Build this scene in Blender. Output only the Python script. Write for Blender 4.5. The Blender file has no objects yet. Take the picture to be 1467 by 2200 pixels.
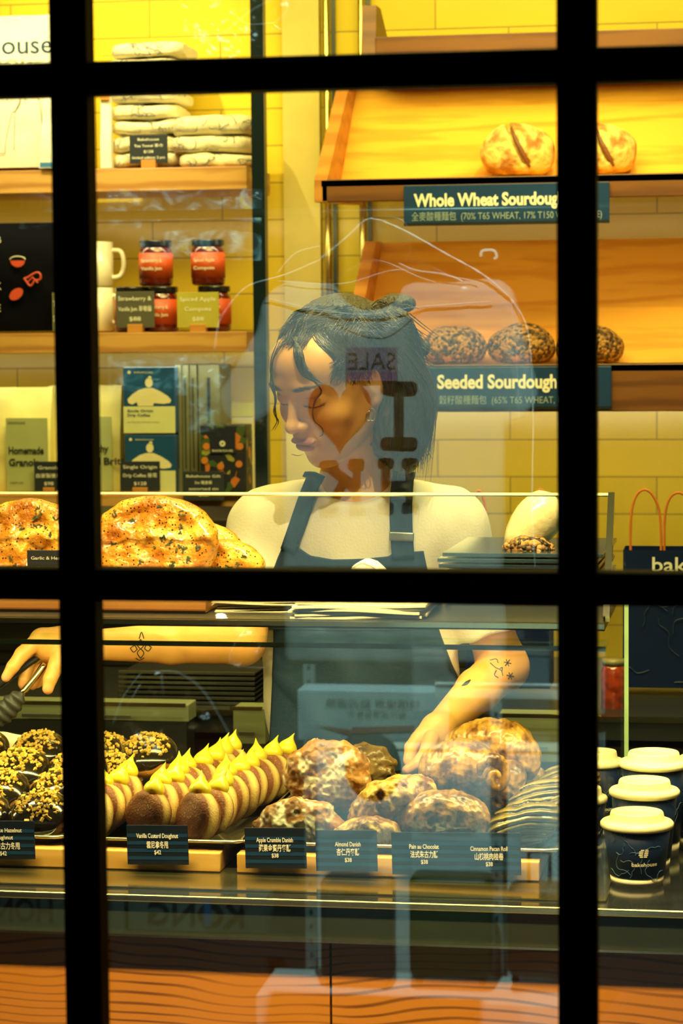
import bpy, math, random
import numpy as np
from mathutils import Vector, Matrix
SC = bpy.context.scene
COL = SC.collection
R = math.radians
random.seed(7)
# ---------------------------------------------------------------- camera
CAMZ = 1.55
FPX = 5194.0
YAW, PITCH, ROLL = 9.5, 4.2, -0.5

def cam_basis():
    y, p, r = R(YAW), R(PITCH), R(ROLL)
    f = np.array([-math.sin(y)*math.cos(p), math.cos(y)*math.cos(p), -math.sin(p)])
    rt = np.array([math.cos(y), math.sin(y), 0.0]); up = np.cross(rt, f)
    return f, rt*math.cos(r)+up*math.sin(r), -rt*math.sin(r)+up*math.cos(r)
FW, RT, UP = cam_basis()
EYE = np.array([0.0, 0.0, CAMZ])
cd = bpy.data.cameras.new('camera'); cam = bpy.data.objects.new('camera', cd); COL.objects.link(cam)
M4 = Matrix.Identity(4)
for i in range(3):
    M4[i][0], M4[i][1], M4[i][2], M4[i][3] = RT[i], UP[i], -FW[i], EYE[i]
cam.matrix_world = M4
cd.sensor_fit = 'VERTICAL'; cd.sensor_height = 36.0; cd.lens = 85.0
cd.clip_start = 0.05; cd.clip_end = 60
cd.dof.use_dof = True; cd.dof.focus_distance = 3.25; cd.dof.aperture_fstop = 10.0
SC.camera = cam
SC.view_settings.view_transform = 'Standard'; SC.view_settings.look = 'None'
SC.view_settings.gamma = 1.0; SC.view_settings.use_curve_mapping = False
SC.view_settings.exposure = 0.0
try:
    SC.cycles.transparent_max_bounces = 40; SC.cycles.max_bounces = 10
    SC.cycles.use_denoising = True; SC.cycles.caustics_reflective = False; SC.cycles.caustics_refractive = False
    SC.cycles.sample_clamp_indirect = 4.0
except Exception:
    pass
W = bpy.data.worlds.new('night'); SC.world = W; W.use_nodes = True
W.node_tree.nodes['Background'].inputs[0].default_value = (0.35, 0.6, 0.7, 1)
W.node_tree.nodes['Background'].inputs[1].default_value = 0.02

# ---------------------------------------------------------------- lights
YG = 1.95                                   # the plane of the window glass
WARM = (1.0, 0.85, 0.25)
COOL = (0.56, 0.95, 0.90)

def aim(o, target):
    d = Vector(target) - o.location
    o.rotation_euler = d.to_track_quat('-Z', 'Y').to_euler()

def area(name, loc, target, sx, sy, power, color, spread=180):
    l = bpy.data.lights.new(name, 'AREA'); l.shape = 'RECTANGLE'; l.size = sx; l.size_y = sy
    l.energy = power; l.color = color; l.spread = R(spread)
    o = bpy.data.objects.new(name, l); COL.objects.link(o); o.location = loc; aim(o, target); return o

def spot(name, loc, target, power, color, angle, blend=0.5, radius=0.04):
    l = bpy.data.lights.new(name, 'SPOT'); l.energy = power; l.color = color
    l.spot_size = R(angle); l.spot_blend = blend; l.shadow_soft_size = radius
    o = bpy.data.objects.new(name, l); COL.objects.link(o); o.location = loc; aim(o, target); return o

area('ceiling_light_over_staff', (-0.45, 3.05, 3.0), (-0.5, 3.6, 1.0), 1.4, 0.5, 50, WARM)
area('ceiling_light_back', (-0.7, 4.25, 3.05), (-0.6, 5.3, 1.3), 2.4, 0.3, 27, WARM)
area('wall_wash_fill', (-0.5, 3.75, 2.9), (-0.3, 5.3, 1.2), 2.2, 0.3, 20, WARM)  # added fill washing the back wall, not a fitting of the shop
spot('spot_on_whole_wheat_shelf', (-0.15, 4.0, 3.0), (-0.42, 5.05, 1.92), 62, (1.0, 0.77, 0.22), 34, 0.9, 0.012)
spot('spot_on_seeded_shelf', (0.2, 3.7, 2.6), (-0.35, 5.05, 1.5), 34, (1.0, 0.78, 0.30), 34, 0.9, 0.012)
spot('spot_on_towels', (-1.45, 4.2, 3.0), (-1.4, 5.1, 2.15), 90, (1.0, 0.90, 0.5), 40, 0.8, 0.012)
spot('spot_on_staff', (-0.26, 2.50, 2.95), (-0.50, 3.55, 1.30), 72, (1.0, 0.93, 0.52), 36, 0.7, 0.012)
area('shelf_fill_jam', (-1.5, 5.03, 1.80), (-1.5, 5.2, 1.5), 1.3, 0.02, 1.2, (1.0, 0.86, 0.42))  # this and the next three: added fills under the boards, lifting the shaded wall
area('shelf_fill_coffee', (-1.5, 5.03, 1.49), (-1.5, 5.2, 1.2), 1.3, 0.02, 1.1, (0.95, 0.92, 0.55))
area('shelf_fill_bread', (-0.35, 4.90, 1.36), (-0.35, 5.3, 1.0), 1.0, 0.02, 2.4, (1.0, 0.86, 0.42))
area('shelf_fill_upper_bread', (-0.35, 4.80, 1.80), (-0.35, 5.2, 1.5), 1.0, 0.02, 1.0, (1.0, 0.80, 0.34))
area('display_case_strip_light', (-0.75, 3.10, 1.185), (-0.75, 3.16, 0.86), 1.5, 0.03, 8, (1.0, 0.88, 0.30))
spot('spot_on_focaccia', (-0.95, 2.45, 2.6), (-0.85, 3.05, 1.24), 15, (1.0, 0.86, 0.36), 34, 0.8, 0.012)
spot('spot_on_pastries', (-0.50, 2.30, 2.5), (-0.52, 3.15, 0.95), 14, (1.0, 0.86, 0.45), 26, 0.8, 0.012)
spot('spot_on_cups', (0.25, 2.6, 2.6), (-0.1, 3.2, 0.88), 24, (1.0, 0.86, 0.45), 30, 0.8, 0.012)
area('counter_front_fill', (-0.5, 2.15, 2.7), (-0.5, 2.9, 0.3), 1.2, 0.1, 22, (1.0, 0.74, 0.28), 60)  # added downlight inside the window for the wood front; there is no awning
# street side
spot('market_stall_lamp', (-0.30, 1.2, 2.75), (-0.52, -0.4, 1.45), 500, COOL, 52, 0.7, 0.02)
spot('market_stall_low_lamp', (-0.7, -0.85, 2.3), (-0.55, -2.3, 0.15), 560, COOL, 62, 0.7, 0.02)

# ---------------------------------------------------------------- pixel helpers (photograph frame 1467 x 2200)
def P(px, py, Y):
    d = FW + (px-733.5)/FPX*RT + (1100.0-py)/FPX*UP
    t = Y/d[1]
    return EYE + d*t

def ray(px, py):
    d = FW + (px-733.5)/FPX*RT + (1100.0-py)/FPX*UP
    return EYE.copy(), d/np.linalg.norm(d)

def PZ(px, py, z):                          # the point of that pixel at height z
    d = FW + (px-733.5)/FPX*RT + (1100.0-py)/FPX*UP
    return EYE + d*((z-CAMZ)/d[2])

def PX(p):                                  # metres per pixel at point p
    return float(np.dot(np.array(p)-EYE, FW))/FPX

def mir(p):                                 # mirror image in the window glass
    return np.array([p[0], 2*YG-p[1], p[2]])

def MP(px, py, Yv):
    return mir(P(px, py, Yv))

# ---------------------------------------------------------------- materials
MATS = {}
def nodes(name):
    m = bpy.data.materials.new(name); m.use_nodes = True
    nt = m.node_tree; b = nt.nodes['Principled BSDF']
    return m, nt, b

def lk(nt, a, ao, b, bi): nt.links.new(a.outputs[ao], b.inputs[bi])

def mat(name, col, rough=0.5, metal=0.0, col2=None, scale=20.0, bump=0.0, bscale=60.0, detail=4, stretch=(1, 1, 1), spec=0.5,
        coat=0.0, sss=0.0, lo=0.35, hi=0.65, sheen=0.0, transmission=0.0):
    if name in MATS: return MATS[name]
    m, nt, b = nodes(name)
    b.inputs['Base Color'].default_value = (*col, 1); b.inputs['Roughness'].default_value = rough
    b.inputs['Metallic'].default_value = metal; b.inputs['Specular IOR Level'].default_value = spec
    b.inputs['Coat Weight'].default_value = coat; b.inputs['Coat Roughness'].default_value = 0.12
    b.inputs['Sheen Weight'].default_value = sheen
    if sss:
        b.inputs['Subsurface Weight'].default_value = sss; b.inputs['Subsurface Radius'].default_value = (0.012, 0.005, 0.002)
        b.inputs['Subsurface Scale'].default_value = 1.0
    tc = nt.nodes.new('ShaderNodeTexCoord'); mp = nt.nodes.new('ShaderNodeMapping'); mp.inputs['Scale'].default_value = stretch
    lk(nt, tc, 'Object', mp, 'Vector')
    n = nt.nodes.new('ShaderNodeTexNoise'); n.inputs['Scale'].default_value = scale; n.inputs['Detail'].default_value = detail
    lk(nt, mp, 'Vector', n, 'Vector')
    r = nt.nodes.new('ShaderNodeValToRGB'); e = r.color_ramp.elements
    e[0].position = lo; e[1].position = hi
    c2 = col2 if col2 else tuple(min(1, c*0.92) for c in col)
    e[0].color = (*c2, 1); e[1].color = (*col, 1)
    lk(nt, n, 'Fac', r, 'Fac'); lk(nt, r, 'Color', b, 'Base Color')
    if bump:
        n2 = nt.nodes.new('ShaderNodeTexNoise'); n2.inputs['Scale'].default_value = bscale; n2.inputs['Detail'].default_value = 5
        lk(nt, mp, 'Vector', n2, 'Vector')
        bp = nt.nodes.new('ShaderNodeBump'); bp.inputs['Strength'].default_value = min(1, bump); bp.inputs['Distance'].default_value = 0.01*max(1, bump)
        lk(nt, n2, 'Fac', bp, 'Height'); lk(nt, bp, 'Normal', b, 'Normal')
    MATS[name] = m
    return m

def wood(name, col, dark, scale=3.0, grain=18.0, axis='X', rough=0.45, dist=4.0, waves=True):
    if name in MATS: return MATS[name]
    m, nt, b = nodes(name)
    tc = nt.nodes.new('ShaderNodeTexCoord'); mp = nt.nodes.new('ShaderNodeMapping')
    mp.inputs['Scale'].default_value = (0.16, 1, 1) if axis == 'X' else (1, 1, 0.16)
    lk(nt, tc, 'Object', mp, 'Vector')
    w = nt.nodes.new('ShaderNodeTexWave'); w.wave_type = 'BANDS'; w.bands_direction = 'Z' if axis == 'X' else 'X'
    w.inputs['Scale'].default_value = grain; w.inputs['Distortion'].default_value = dist; w.inputs['Detail'].default_value = 3
    w.inputs['Detail Scale'].default_value = scale
    lk(nt, mp, 'Vector', w, 'Vector')
    n = nt.nodes.new('ShaderNodeTexNoise'); n.inputs['Scale'].default_value = 14; n.inputs['Detail'].default_value = 6
    lk(nt, mp, 'Vector', n, 'Vector')
    mx = nt.nodes.new('ShaderNodeMix'); mx.data_type = 'FLOAT'; mx.inputs['Factor'].default_value = 0.45 if waves else 0.85
    lk(nt, w, 'Fac', mx, 2); lk(nt, n, 'Fac', mx, 3)
    r = nt.nodes.new('ShaderNodeValToRGB'); e = r.color_ramp.elements
    e[0].position = 0.18; e[1].position = 0.62; e[0].color = (*dark, 1); e[1].color = (*col, 1)
    lk(nt, mx, 0, r, 'Fac'); lk(nt, r, 'Color', b, 'Base Color')
    b.inputs['Roughness'].default_value = rough
    MATS[name] = m
    return m

def tile_mat(name, col, mortar, tw, th, ox=0.0, oz=0.0):
    m, nt, b = nodes(name)
    tc = nt.nodes.new('ShaderNodeTexCoord'); s = nt.nodes.new('ShaderNodeSeparateXYZ'); c = nt.nodes.new('ShaderNodeCombineXYZ')
    lk(nt, tc, 'Object', s, 0)
    ax = nt.nodes.new('ShaderNodeMath'); ax.operation = 'ADD'; ax.inputs[1].default_value = ox
    az = nt.nodes.new('ShaderNodeMath'); az.operation = 'ADD'; az.inputs[1].default_value = oz
    lk(nt, s, 'X', ax, 0); lk(nt, s, 'Z', az, 0); lk(nt, ax, 0, c, 'X'); lk(nt, az, 0, c, 'Y')
    br = nt.nodes.new('ShaderNodeTexBrick'); br.offset = 0.5
    br.inputs['Scale'].default_value = 1.0; br.inputs['Brick Width'].default_value = tw; br.inputs['Row Height'].default_value = th
    br.inputs['Mortar Size'].default_value = 0.0018; br.inputs['Mortar Smooth'].default_value = 0.3; br.inputs['Bias'].default_value = 0
    br.inputs['Color1'].default_value = (*col, 1); br.inputs['Color2'].default_value = (*[x*0.93 for x in col], 1)
    br.inputs['Mortar'].default_value = (*mortar, 1)
    lk(nt, c, 0, br, 'Vector'); lk(nt, br, 'Color', b, 'Base Color')
    bp = nt.nodes.new('ShaderNodeBump'); bp.inputs['Strength'].default_value = 0.5; bp.inputs['Distance'].default_value = 0.003; bp.invert = True
    n = nt.nodes.new('ShaderNodeTexNoise'); n.inputs['Scale'].default_value = 5
    mx = nt.nodes.new('ShaderNodeMath'); mx.operation = 'MULTIPLY_ADD'; mx.inputs[1].default_value = 0.5
    lk(nt, tc, 'Object', n, 'Vector'); lk(nt, n, 'Fac', mx, 0); lk(nt, br, 'Fac', mx, 2); lk(nt, mx, 0, bp, 'Height')
    lk(nt, bp, 'Normal', b, 'Normal'); b.inputs['Roughness'].default_value = 0.22
    MATS[name] = m
    return m

def glass(name, refl, tint=(1, 1, 1), rough=0.0, bump=0.0, bscale=8.0, fres=0.0):
    """clear sheet: lets light straight through and mirrors a fixed share of it"""
    if name in MATS: return MATS[name]
    m = bpy.data.materials.new(name); m.use_nodes = True; nt = m.node_tree; nt.nodes.clear()
    o = nt.nodes.new('ShaderNodeOutputMaterial'); mx = nt.nodes.new('ShaderNodeMixShader')
    t = nt.nodes.new('ShaderNodeBsdfTransparent'); t.inputs[0].default_value = (*tint, 1)
    g = nt.nodes.new('ShaderNodeBsdfGlossy'); g.inputs['Roughness'].default_value = rough; g.inputs[0].default_value = (1, 1, 1, 1)
    mx.inputs[0].default_value = refl
    nt.links.new(t.outputs[0], mx.inputs[1]); nt.links.new(g.outputs[0], mx.inputs[2]); nt.links.new(mx.outputs[0], o.inputs[0])
    if fres:
        lw = nt.nodes.new('ShaderNodeFresnel'); lw.inputs['IOR'].default_value = fres
        nt.links.new(lw.outputs[0], mx.inputs[0])
    if bump:
        tc = nt.nodes.new('ShaderNodeTexCoord'); n = nt.nodes.new('ShaderNodeTexNoise'); n.inputs['Scale'].default_value = bscale
        n.inputs['Detail'].default_value = 4; bp = nt.nodes.new('ShaderNodeBump'); bp.inputs['Strength'].default_value = bump; bp.inputs['Distance'].default_value = 0.02
        nt.links.new(tc.outputs['Object'], n.inputs['Vector']); nt.links.new(n.outputs['Fac'], bp.inputs['Height']); nt.links.new(bp.outputs[0], g.inputs['Normal'])
    MATS[name] = m
    return m

# ---------------------------------------------------------------- numpy noise
def vnoise(p, s, seed=0):
    seed = int(seed*7) if seed != int(seed) else int(seed)
    q = np.asarray(p, dtype=np.float64)*s + 37.13*(seed+1)
    i = np.floor(q).astype(np.int64); f = q-i; f = f*f*(3-2*f)
    def h(a, b, c):
        n = (a*73856093) ^ (b*19349663) ^ (c*83492791) ^ (seed*2654435)
        n = (n ^ (n >> 13))*1274126177
        return ((n ^ (n >> 16)) & 0xffff)/65535.0
    r = 0
    for dx in (0, 1):
        for dy in (0, 1):
            for dz in (0, 1):
                w = (f[:, 0] if dx else 1-f[:, 0])*(f[:, 1] if dy else 1-f[:, 1])*(f[:, 2] if dz else 1-f[:, 2])
                r = r + w*h(i[:, 0]+dx, i[:, 1]+dy, i[:, 2]+dz)
    return r*2-1

def fbm(p, s, o=3, seed=0):
    r, a = 0, 1.0
    for k in range(o):
        r = r + a*vnoise(p, s*2**k, seed+k); a *= 0.5
    return r

# ---------------------------------------------------------------- meshes
def raw_mesh(name, V, F, mats, smooth=True, midx=None, col=None):
    me = bpy.data.meshes.new(name)
    V = np.asarray(V, dtype=np.float32)
    if isinstance(F, np.ndarray):
        k = F.shape[1]; n = len(F)
        me.vertices.add(len(V)); me.vertices.foreach_set('co', V.ravel())
        me.loops.add(n*k); me.loops.foreach_set('vertex_index', F.astype(np.int32).ravel())
        me.polygons.add(n); me.polygons.foreach_set('loop_start', np.arange(0, n*k, k, dtype=np.int32))
        me.update(calc_edges=True)
    else:
        me.from_pydata([tuple(map(float, v)) for v in V], [], F)
    if not isinstance(mats, (list, tuple)): mats = [mats]
    for m in mats: me.materials.append(m)
    n = len(me.polygons)
    me.polygons.foreach_set('use_smooth', np.full(n, smooth, dtype=bool))
    if midx is not None: me.polygons.foreach_set('material_index', np.asarray(midx, dtype=np.int32))
    if col is not None:
        a = me.color_attributes.new('Col', 'FLOAT_COLOR', 'POINT')
        c = np.ones((len(V), 4), dtype=np.float32); c[:, :3] = col; a.data.foreach_set('color', c.ravel())
    me.validate(); me.update()
    return me

class MB:
    def __init__(s): s.v = []; s.f = []
    def add(s, V, F):
        o = len(s.v); s.v.extend([tuple(map(float, x)) for x in V]); s.f.extend([tuple(i+o for i in f) for f in F]); return s
    def box(s, c, d, rot=None):
        c = np.array(c, float); h = np.array(d, float)/2
        V = np.array([[x, y, z] for x in (-1, 1) for y in (-1, 1) for z in (-1, 1)])*h
        if rot is not None: V = V @ np.array(rot).T
        return s.add(V+c, [(0, 1, 3, 2), (4, 6, 7, 5), (0, 4, 5, 1), (2, 3, 7, 6), (0, 2, 6, 4), (1, 5, 7, 3)])
    def tube(s, pts, r, n=8, cap=True, flat=None):
        pts = [np.array(p, float) for p in pts]; rr = [r]*len(pts) if np.isscalar(r) else list(r)
        V = []; F = []; up = None
        for i, p in enumerate(pts):
            t = pts[min(i+1, len(pts)-1)]-pts[max(i-1, 0)]; t = t/(np.linalg.norm(t)+1e-12)
            if up is None:
                up = np.cross(t, [0, 0, 1.0]) if abs(t[2]) < 0.9 else np.cross(t, [1.0, 0, 0])
            up = up-t*np.dot(up, t); up /= (np.linalg.norm(up)+1e-12); b = np.cross(t, up)
            for k in range(n):
                a = 2*math.pi*k/n
                V.append(p+rr[i]*(math.cos(a)*up+math.sin(a)*b*(flat or 1.0)))
        for i in range(len(pts)-1):
            for k in range(n):
                F.append((i*n+k, i*n+(k+1) % n, (i+1)*n+(k+1) % n, (i+1)*n+k))
        if cap: F.append(tuple(range(n-1, -1, -1))); F.append(tuple((len(pts)-1)*n+k for k in range(n)))
        return s.add(V, F)
    def lathe(s, prof, n=32, c=(0, 0, 0), sx=1.0, sy=1.0):
        V = []; F = []
        for (r, z) in prof:
            for k in range(n):
                a = 2*math.pi*k/n; V.append((c[0]+sx*r*math.cos(a), c[1]+sy*r*math.sin(a), c[2]+z))
        for i in range(len(prof)-1):
            for k in range(n): F.append((i*n+k, i*n+(k+1) % n, (i+1)*n+(k+1) % n, (i+1)*n+k))
        F.append(tuple(range(n-1, -1, -1))); F.append(tuple((len(prof)-1)*n+k for k in range(n)))
        return s.add(V, F)
    def prism(s, out, y0, y1):                       # outline in x,z extruded along y
        n = len(out); V = [(x, y0, z) for x, z in out]+[(x, y1, z) for x, z in out]
        F = [tuple(range(n)), tuple(range(2*n-1, n-1, -1))]+[(i, i+n, (i+1) % n+n, (i+1) % n) for i in range(n)]
        return s.add(V, F)
    def grid(s, G):                                  # G: array (m, n, 3)
        m, n, _ = G.shape
        return s.add(G.reshape(-1, 3), [(i*n+j, i*n+j+1, (i+1)*n+j+1, (i+1)*n+j) for i in range(m-1) for j in range(n-1)])
    def build(s, name, m, parent=None, smooth=False, bevel=0.0, loc=(0, 0, 0), subd=0, solid=0.0, seg=2):
        me = raw_mesh(name, s.v, s.f, m, smooth)
        o = bpy.data.objects.new(name, me); COL.objects.link(o); o.location = loc
        if parent is not None: o.parent = parent
        if solid:
            k = o.modifiers.new('solid', 'SOLIDIFY'); k.thickness = solid; k.offset = 0
        if bevel:
            k = o.modifiers.new('bevel', 'BEVEL'); k.width = bevel; k.segments = seg; k.limit_method = 'ANGLE'
        if subd:
            k = o.modifiers.new('subd', 'SUBSURF'); k.levels = subd; k.render_levels = subd
        return o

def prop(o, label, cat, group=None, kind=None):
    if label: o['label'] = label
    if cat: o['category'] = cat
    if group: o['group'] = group
    if kind: o['kind'] = kind
    return o

def thing(name, label, cat, loc=(0, 0, 0), rz=0.0, group=None):
    o = bpy.data.objects.new(name, None); COL.objects.link(o); o.empty_display_size = 0.05
    o.location = tuple(map(float, loc)); o.rotation_euler = (0, 0, rz)
    return prop(o, label, cat, group)

def struct(o): o['kind'] = 'structure'; return o

def dup(root, loc=None, rot=None, label=None, group=None, scale=None):
    r = root.copy(); COL.objects.link(r)
    if loc is not None: r.location = tuple(map(float, loc))
    if rot is not None: r.rotation_euler = rot
    if scale is not None: r.scale = (scale,)*3 if np.isscalar(scale) else scale
    if label: r['label'] = label
    if group: r['group'] = group
    for ch in list(root.children):
        c = ch.copy(); COL.objects.link(c); c.parent = r
        for g in ch.children:
            d = g.copy(); COL.objects.link(d); d.parent = c
    return r

def text(name, s, m, parent, loc=(0, 0, 0), h=0.02, width=None, bold=0.0, squeeze=1.0, align='CENTER', face='-Y', depth=0.0006, space=1.0, rot=None, spacing=1.0):
    """raised lettering; h = capital height in metres, width = total width it is fitted to"""
    c = bpy.data.curves.new(name, 'FONT'); c.body = s; c.align_x = align; c.align_y = 'CENTER'; c.size = 1.0
    c.offset = bold; c.extrude = 0.0; c.resolution_u = 3; c.space_line = space; c.space_character = spacing
    o = bpy.data.objects.new(name, c); COL.objects.link(o)
    bpy.context.view_layer.update()
    dg = bpy.context.evaluated_depsgraph_get()
    me = bpy.data.meshes.new_from_object(o.evaluated_get(dg)); me.name = name
    COL.objects.unlink(o); bpy.data.objects.remove(o)
    n = len(me.vertices); co = np.empty(n*3, dtype=np.float32); me.vertices.foreach_get('co', co); co = co.reshape(-1, 3)
    if n == 0: return None
    lo, hi = co.min(0), co.max(0)
    sy = h/0.72; sx = sy*squeeze
    if width: sx = width/max(1e-6, hi[0]-lo[0])
    cx = (lo[0]+hi[0])/2 if align == 'CENTER' else lo[0]
    cy = (lo[1]+hi[1])/2
    V = np.zeros_like(co); V[:, 0] = (co[:, 0]-cx)*sx
    if face == '-Y': V[:, 2] = (co[:, 1]-cy)*sy; V[:, 1] = -depth
    elif face == '+Y': V[:, 0] *= -1; V[:, 2] = (co[:, 1]-cy)*sy; V[:, 1] = depth
    me.vertices.foreach_set('co', V.ravel().astype(np.float32)); me.materials.clear(); me.materials.append(m); me.update()
    t = bpy.data.objects.new(name, me); COL.objects.link(t); t.location = tuple(map(float, loc))
    if rot: t.rotation_euler = rot
    if parent is not None: t.parent = parent
    return t

# ---------------------------------------------------------------- signed distance modelling
def smin(a, b, k):
    h = np.maximum(k-np.abs(a-b), 0)/k
    return np.minimum(a, b)-h*h*k*0.25
def smax(a, b, k): return -smin(-a, -b, k)
def ell(p, c, r, Rm=None):
    q = p-np.asarray(c)
    if Rm is not None: q = q @ Rm
    r = np.asarray(r, float); k0 = np.linalg.norm(q/r, axis=1); k1 = np.linalg.norm(q/(r*r), axis=1)+1e-9
    return k0*(k0-1)/k1
def cone(p, a, b, ra, rb):
    a = np.asarray(a, float); b = np.asarray(b, float); ba = b-a; pa = p-a
    t = np.clip((pa @ ba)/(ba @ ba+1e-12), 0, 1)
    return np.linalg.norm(pa-t[:, None]*ba, axis=1)-(ra+(rb-ra)*t)
def rbox(p, c, h, r, Rm=None):
    q = p-np.asarray(c)
    if Rm is not None: q = q @ Rm
    q = np.abs(q)-(np.asarray(h)-r)
    return np.linalg.norm(np.maximum(q, 0), axis=1)+np.minimum(q.max(1), 0)-r

def nets(f, lo, hi, h, safe=1.6):
    """surface of f = 0 as quads"""
    B = 8
    lo = np.asarray(lo, float); n = (np.ceil((np.asarray(hi)-lo)/h/B)*B).astype(int)
    nb = n//B
    D = np.ones(n, dtype=np.float32)
    bi = np.stack(np.meshgrid(*[np.arange(k) for k in nb], indexing='ij'), -1).reshape(-1, 3)
    dc = f(lo+(bi*B+B/2-0.5)*h)
    for b in bi[dc < 0]: D[b[0]*B:b[0]*B+B, b[1]*B:b[1]*B+B, b[2]*B:b[2]*B+B] = -1
    act = bi[np.abs(dc) < B*h*0.87*safe]
    off = np.stack(np.meshgrid(*[np.arange(B)]*3, indexing='ij'), -1).reshape(-1, 3)
    for c0 in range(0, len(act), 400):
        a = act[c0:c0+400]; I = (a[:, None, :]*B+off[None]).reshape(-1, 3)
        D[I[:, 0], I[:, 1], I[:, 2]] = f(lo+I*h)
    S = D < 0
    cnt = np.zeros(n-1, dtype=np.int8)
    cr = [(i, j, k) for i in (0, 1) for j in (0, 1) for k in (0, 1)]
    for i, j, k in cr: cnt += S[i:n[0]-1+i, j:n[1]-1+j, k:n[2]-1+k]
    C = np.argwhere((cnt > 0) & (cnt < 8))
    vals = {c: D[C[:, 0]+c[0], C[:, 1]+c[1], C[:, 2]+c[2]].astype(float) for c in cr}
    acc = np.zeros((len(C), 3)); w = np.zeros(len(C))
    for a in cr:
        for ax in range(3):
            if a[ax] == 0:
                b = list(a); b[ax] = 1; b = tuple(b); x, y = vals[a], vals[b]
                m = (x < 0) != (y < 0); t = np.where(m, x/np.where(m, x-y, 1), 0)
                pt = np.tile(np.array(a, float), (len(C), 1)); pt[:, ax] = t
                acc[m] += pt[m]; w[m] += 1
    V = lo+(C+acc/w[:, None])*h
    idm = np.full(n, -1, dtype=np.int32); idm[C[:, 0], C[:, 1], C[:, 2]] = np.arange(len(C))
    Q = []
    for ax in range(3):
        u, v = (ax+1) % 3, (ax+2) % 3
        s0 = [slice(None)]*3; s1 = [slice(None)]*3; s0[ax] = slice(0, n[ax]-1); s1[ax] = slice(1, n[ax])
        A = S[tuple(s0)]; Bm = S[tuple(s1)]; E = np.argwhere(A != Bm)
        E = E[(E[:, u] > 0) & (E[:, v] > 0) & (E[:, u] < n[u]-1) & (E[:, v] < n[v]-1)]
        ins = A[E[:, 0], E[:, 1], E[:, 2]]
        def cell(du, dv):
            I = E.copy(); I[:, u] -= du; I[:, v] -= dv; return idm[I[:, 0], I[:, 1], I[:, 2]]
        q = np.stack([cell(1, 1), cell(0, 1), cell(0, 0), cell(1, 0)], 1)
        q[~ins] = q[~ins][:, ::-1]
        Q.append(q[(q >= 0).all(1)])
    return V, np.concatenate(Q)

def sdf_obj(name, f, lo, hi, h, mats, parent=None, loc=(0, 0, 0), colf=None, origin=(0, 0, 0), midxf=None):
    V, Q = nets(f, lo, hi, h)
    col = colf(V) if colf else None
    mi = midxf(V[Q].mean(1)) if midxf else None
    me = raw_mesh(name, V-np.asarray(origin), Q, mats, True, mi, col)
    o = bpy.data.objects.new(name, me); COL.objects.link(o); o.location = tuple(map(float, loc))
    if parent is not None: o.parent = parent
    return o

def march(f, px, py, t0=2.6, t1=4.6, off=0.0):
    """points where the sight lines of the given photo pixels meet the surface f"""
    out = []
    px = np.asarray(px, float); py = np.asarray(py, float)
    D = np.stack([ray(a, b)[1] for a, b in zip(px, py)]); t = np.full(len(px), t0)
    for _ in range(160):
        d = f(EYE+D*t[:, None]); t = t+np.clip(d-off, -0.01, 0.03)*0.7
    return EYE+D*t[:, None]

def smooth_path(pts, k=6):
    pts = [np.array(p, float) for p in pts]
    if len(pts) < 3: return pts
    Q = [2*pts[0]-pts[1]]+pts+[2*pts[-1]-pts[-2]]; out = []
    for i in range(1, len(Q)-2):
        for j in range(k):
            t = j/k; a, b, c, d = Q[i-1], Q[i], Q[i+1], Q[i+2]
            out.append(0.5*((2*b)+(-a+c)*t+(2*a-5*b+4*c-d)*t*t+(-a+3*b-3*c+d)*t**3))
    out.append(pts[-1])
    return out
def rotm(ax, deg):
    return np.array(Matrix.Rotation(R(deg), 3, ax))
# ================================================================ shared materials
BLACK = mat('black_paint', (0.006, 0.008, 0.008), 0.45)
STEEL = mat('brushed_steel', (0.62, 0.60, 0.50), 0.28, 1.0, col2=(0.5, 0.49, 0.4), scale=8, stretch=(1, 30, 30), bump=0.05, bscale=60)
DSTEEL = mat('dark_steel', (0.10, 0.11, 0.10), 0.35, 0.9)
OAK = wood('oak_shelf', (0.66, 0.36, 0.10), (0.42, 0.19, 0.045), grain=9, rough=0.4)
PLY = wood('plywood_board', (0.82, 0.43, 0.05), (0.66, 0.30, 0.03), grain=5, dist=9, rough=0.4)
DARKOAK = wood('dark_oak', (0.30, 0.13, 0.035), (0.16, 0.06, 0.015), grain=9, rough=0.45)
NAVY = mat('navy_card', (0.004, 0.010, 0.022), 0.5, col2=(0.003, 0.008, 0.018), spec=0.2)
CHARD = mat('charcoal_card', (0.025, 0.032, 0.040), 0.45)
INK = mat('cream_ink', (0.92, 0.90, 0.72), 0.6)
DINK = mat('dark_blue_ink', (0.015, 0.05, 0.12), 0.6)
BLK_INK = mat('black_ink', (0.012, 0.012, 0.014), 0.6)
CREAM = mat('cream_paper', (0.86, 0.80, 0.55), 0.7, bump=0.1, bscale=40)
WHITEP = mat('white_paper', (0.92, 0.90, 0.78), 0.7, bump=0.1, bscale=40)
EDGEG = mat('green_glass_edge', (0.42, 0.62, 0.30), 0.12, coat=0.5)
CLEAR = glass('case_glass', 0.022)
PANE = glass('shopfront_glass', 0.07)
TILE = tile_mat('cream_subway_tiles', (0.80, 0.60, 0.045), (0.40, 0.30, 0.04), 0.32, 0.0815, 0.03, -0.012)

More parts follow.
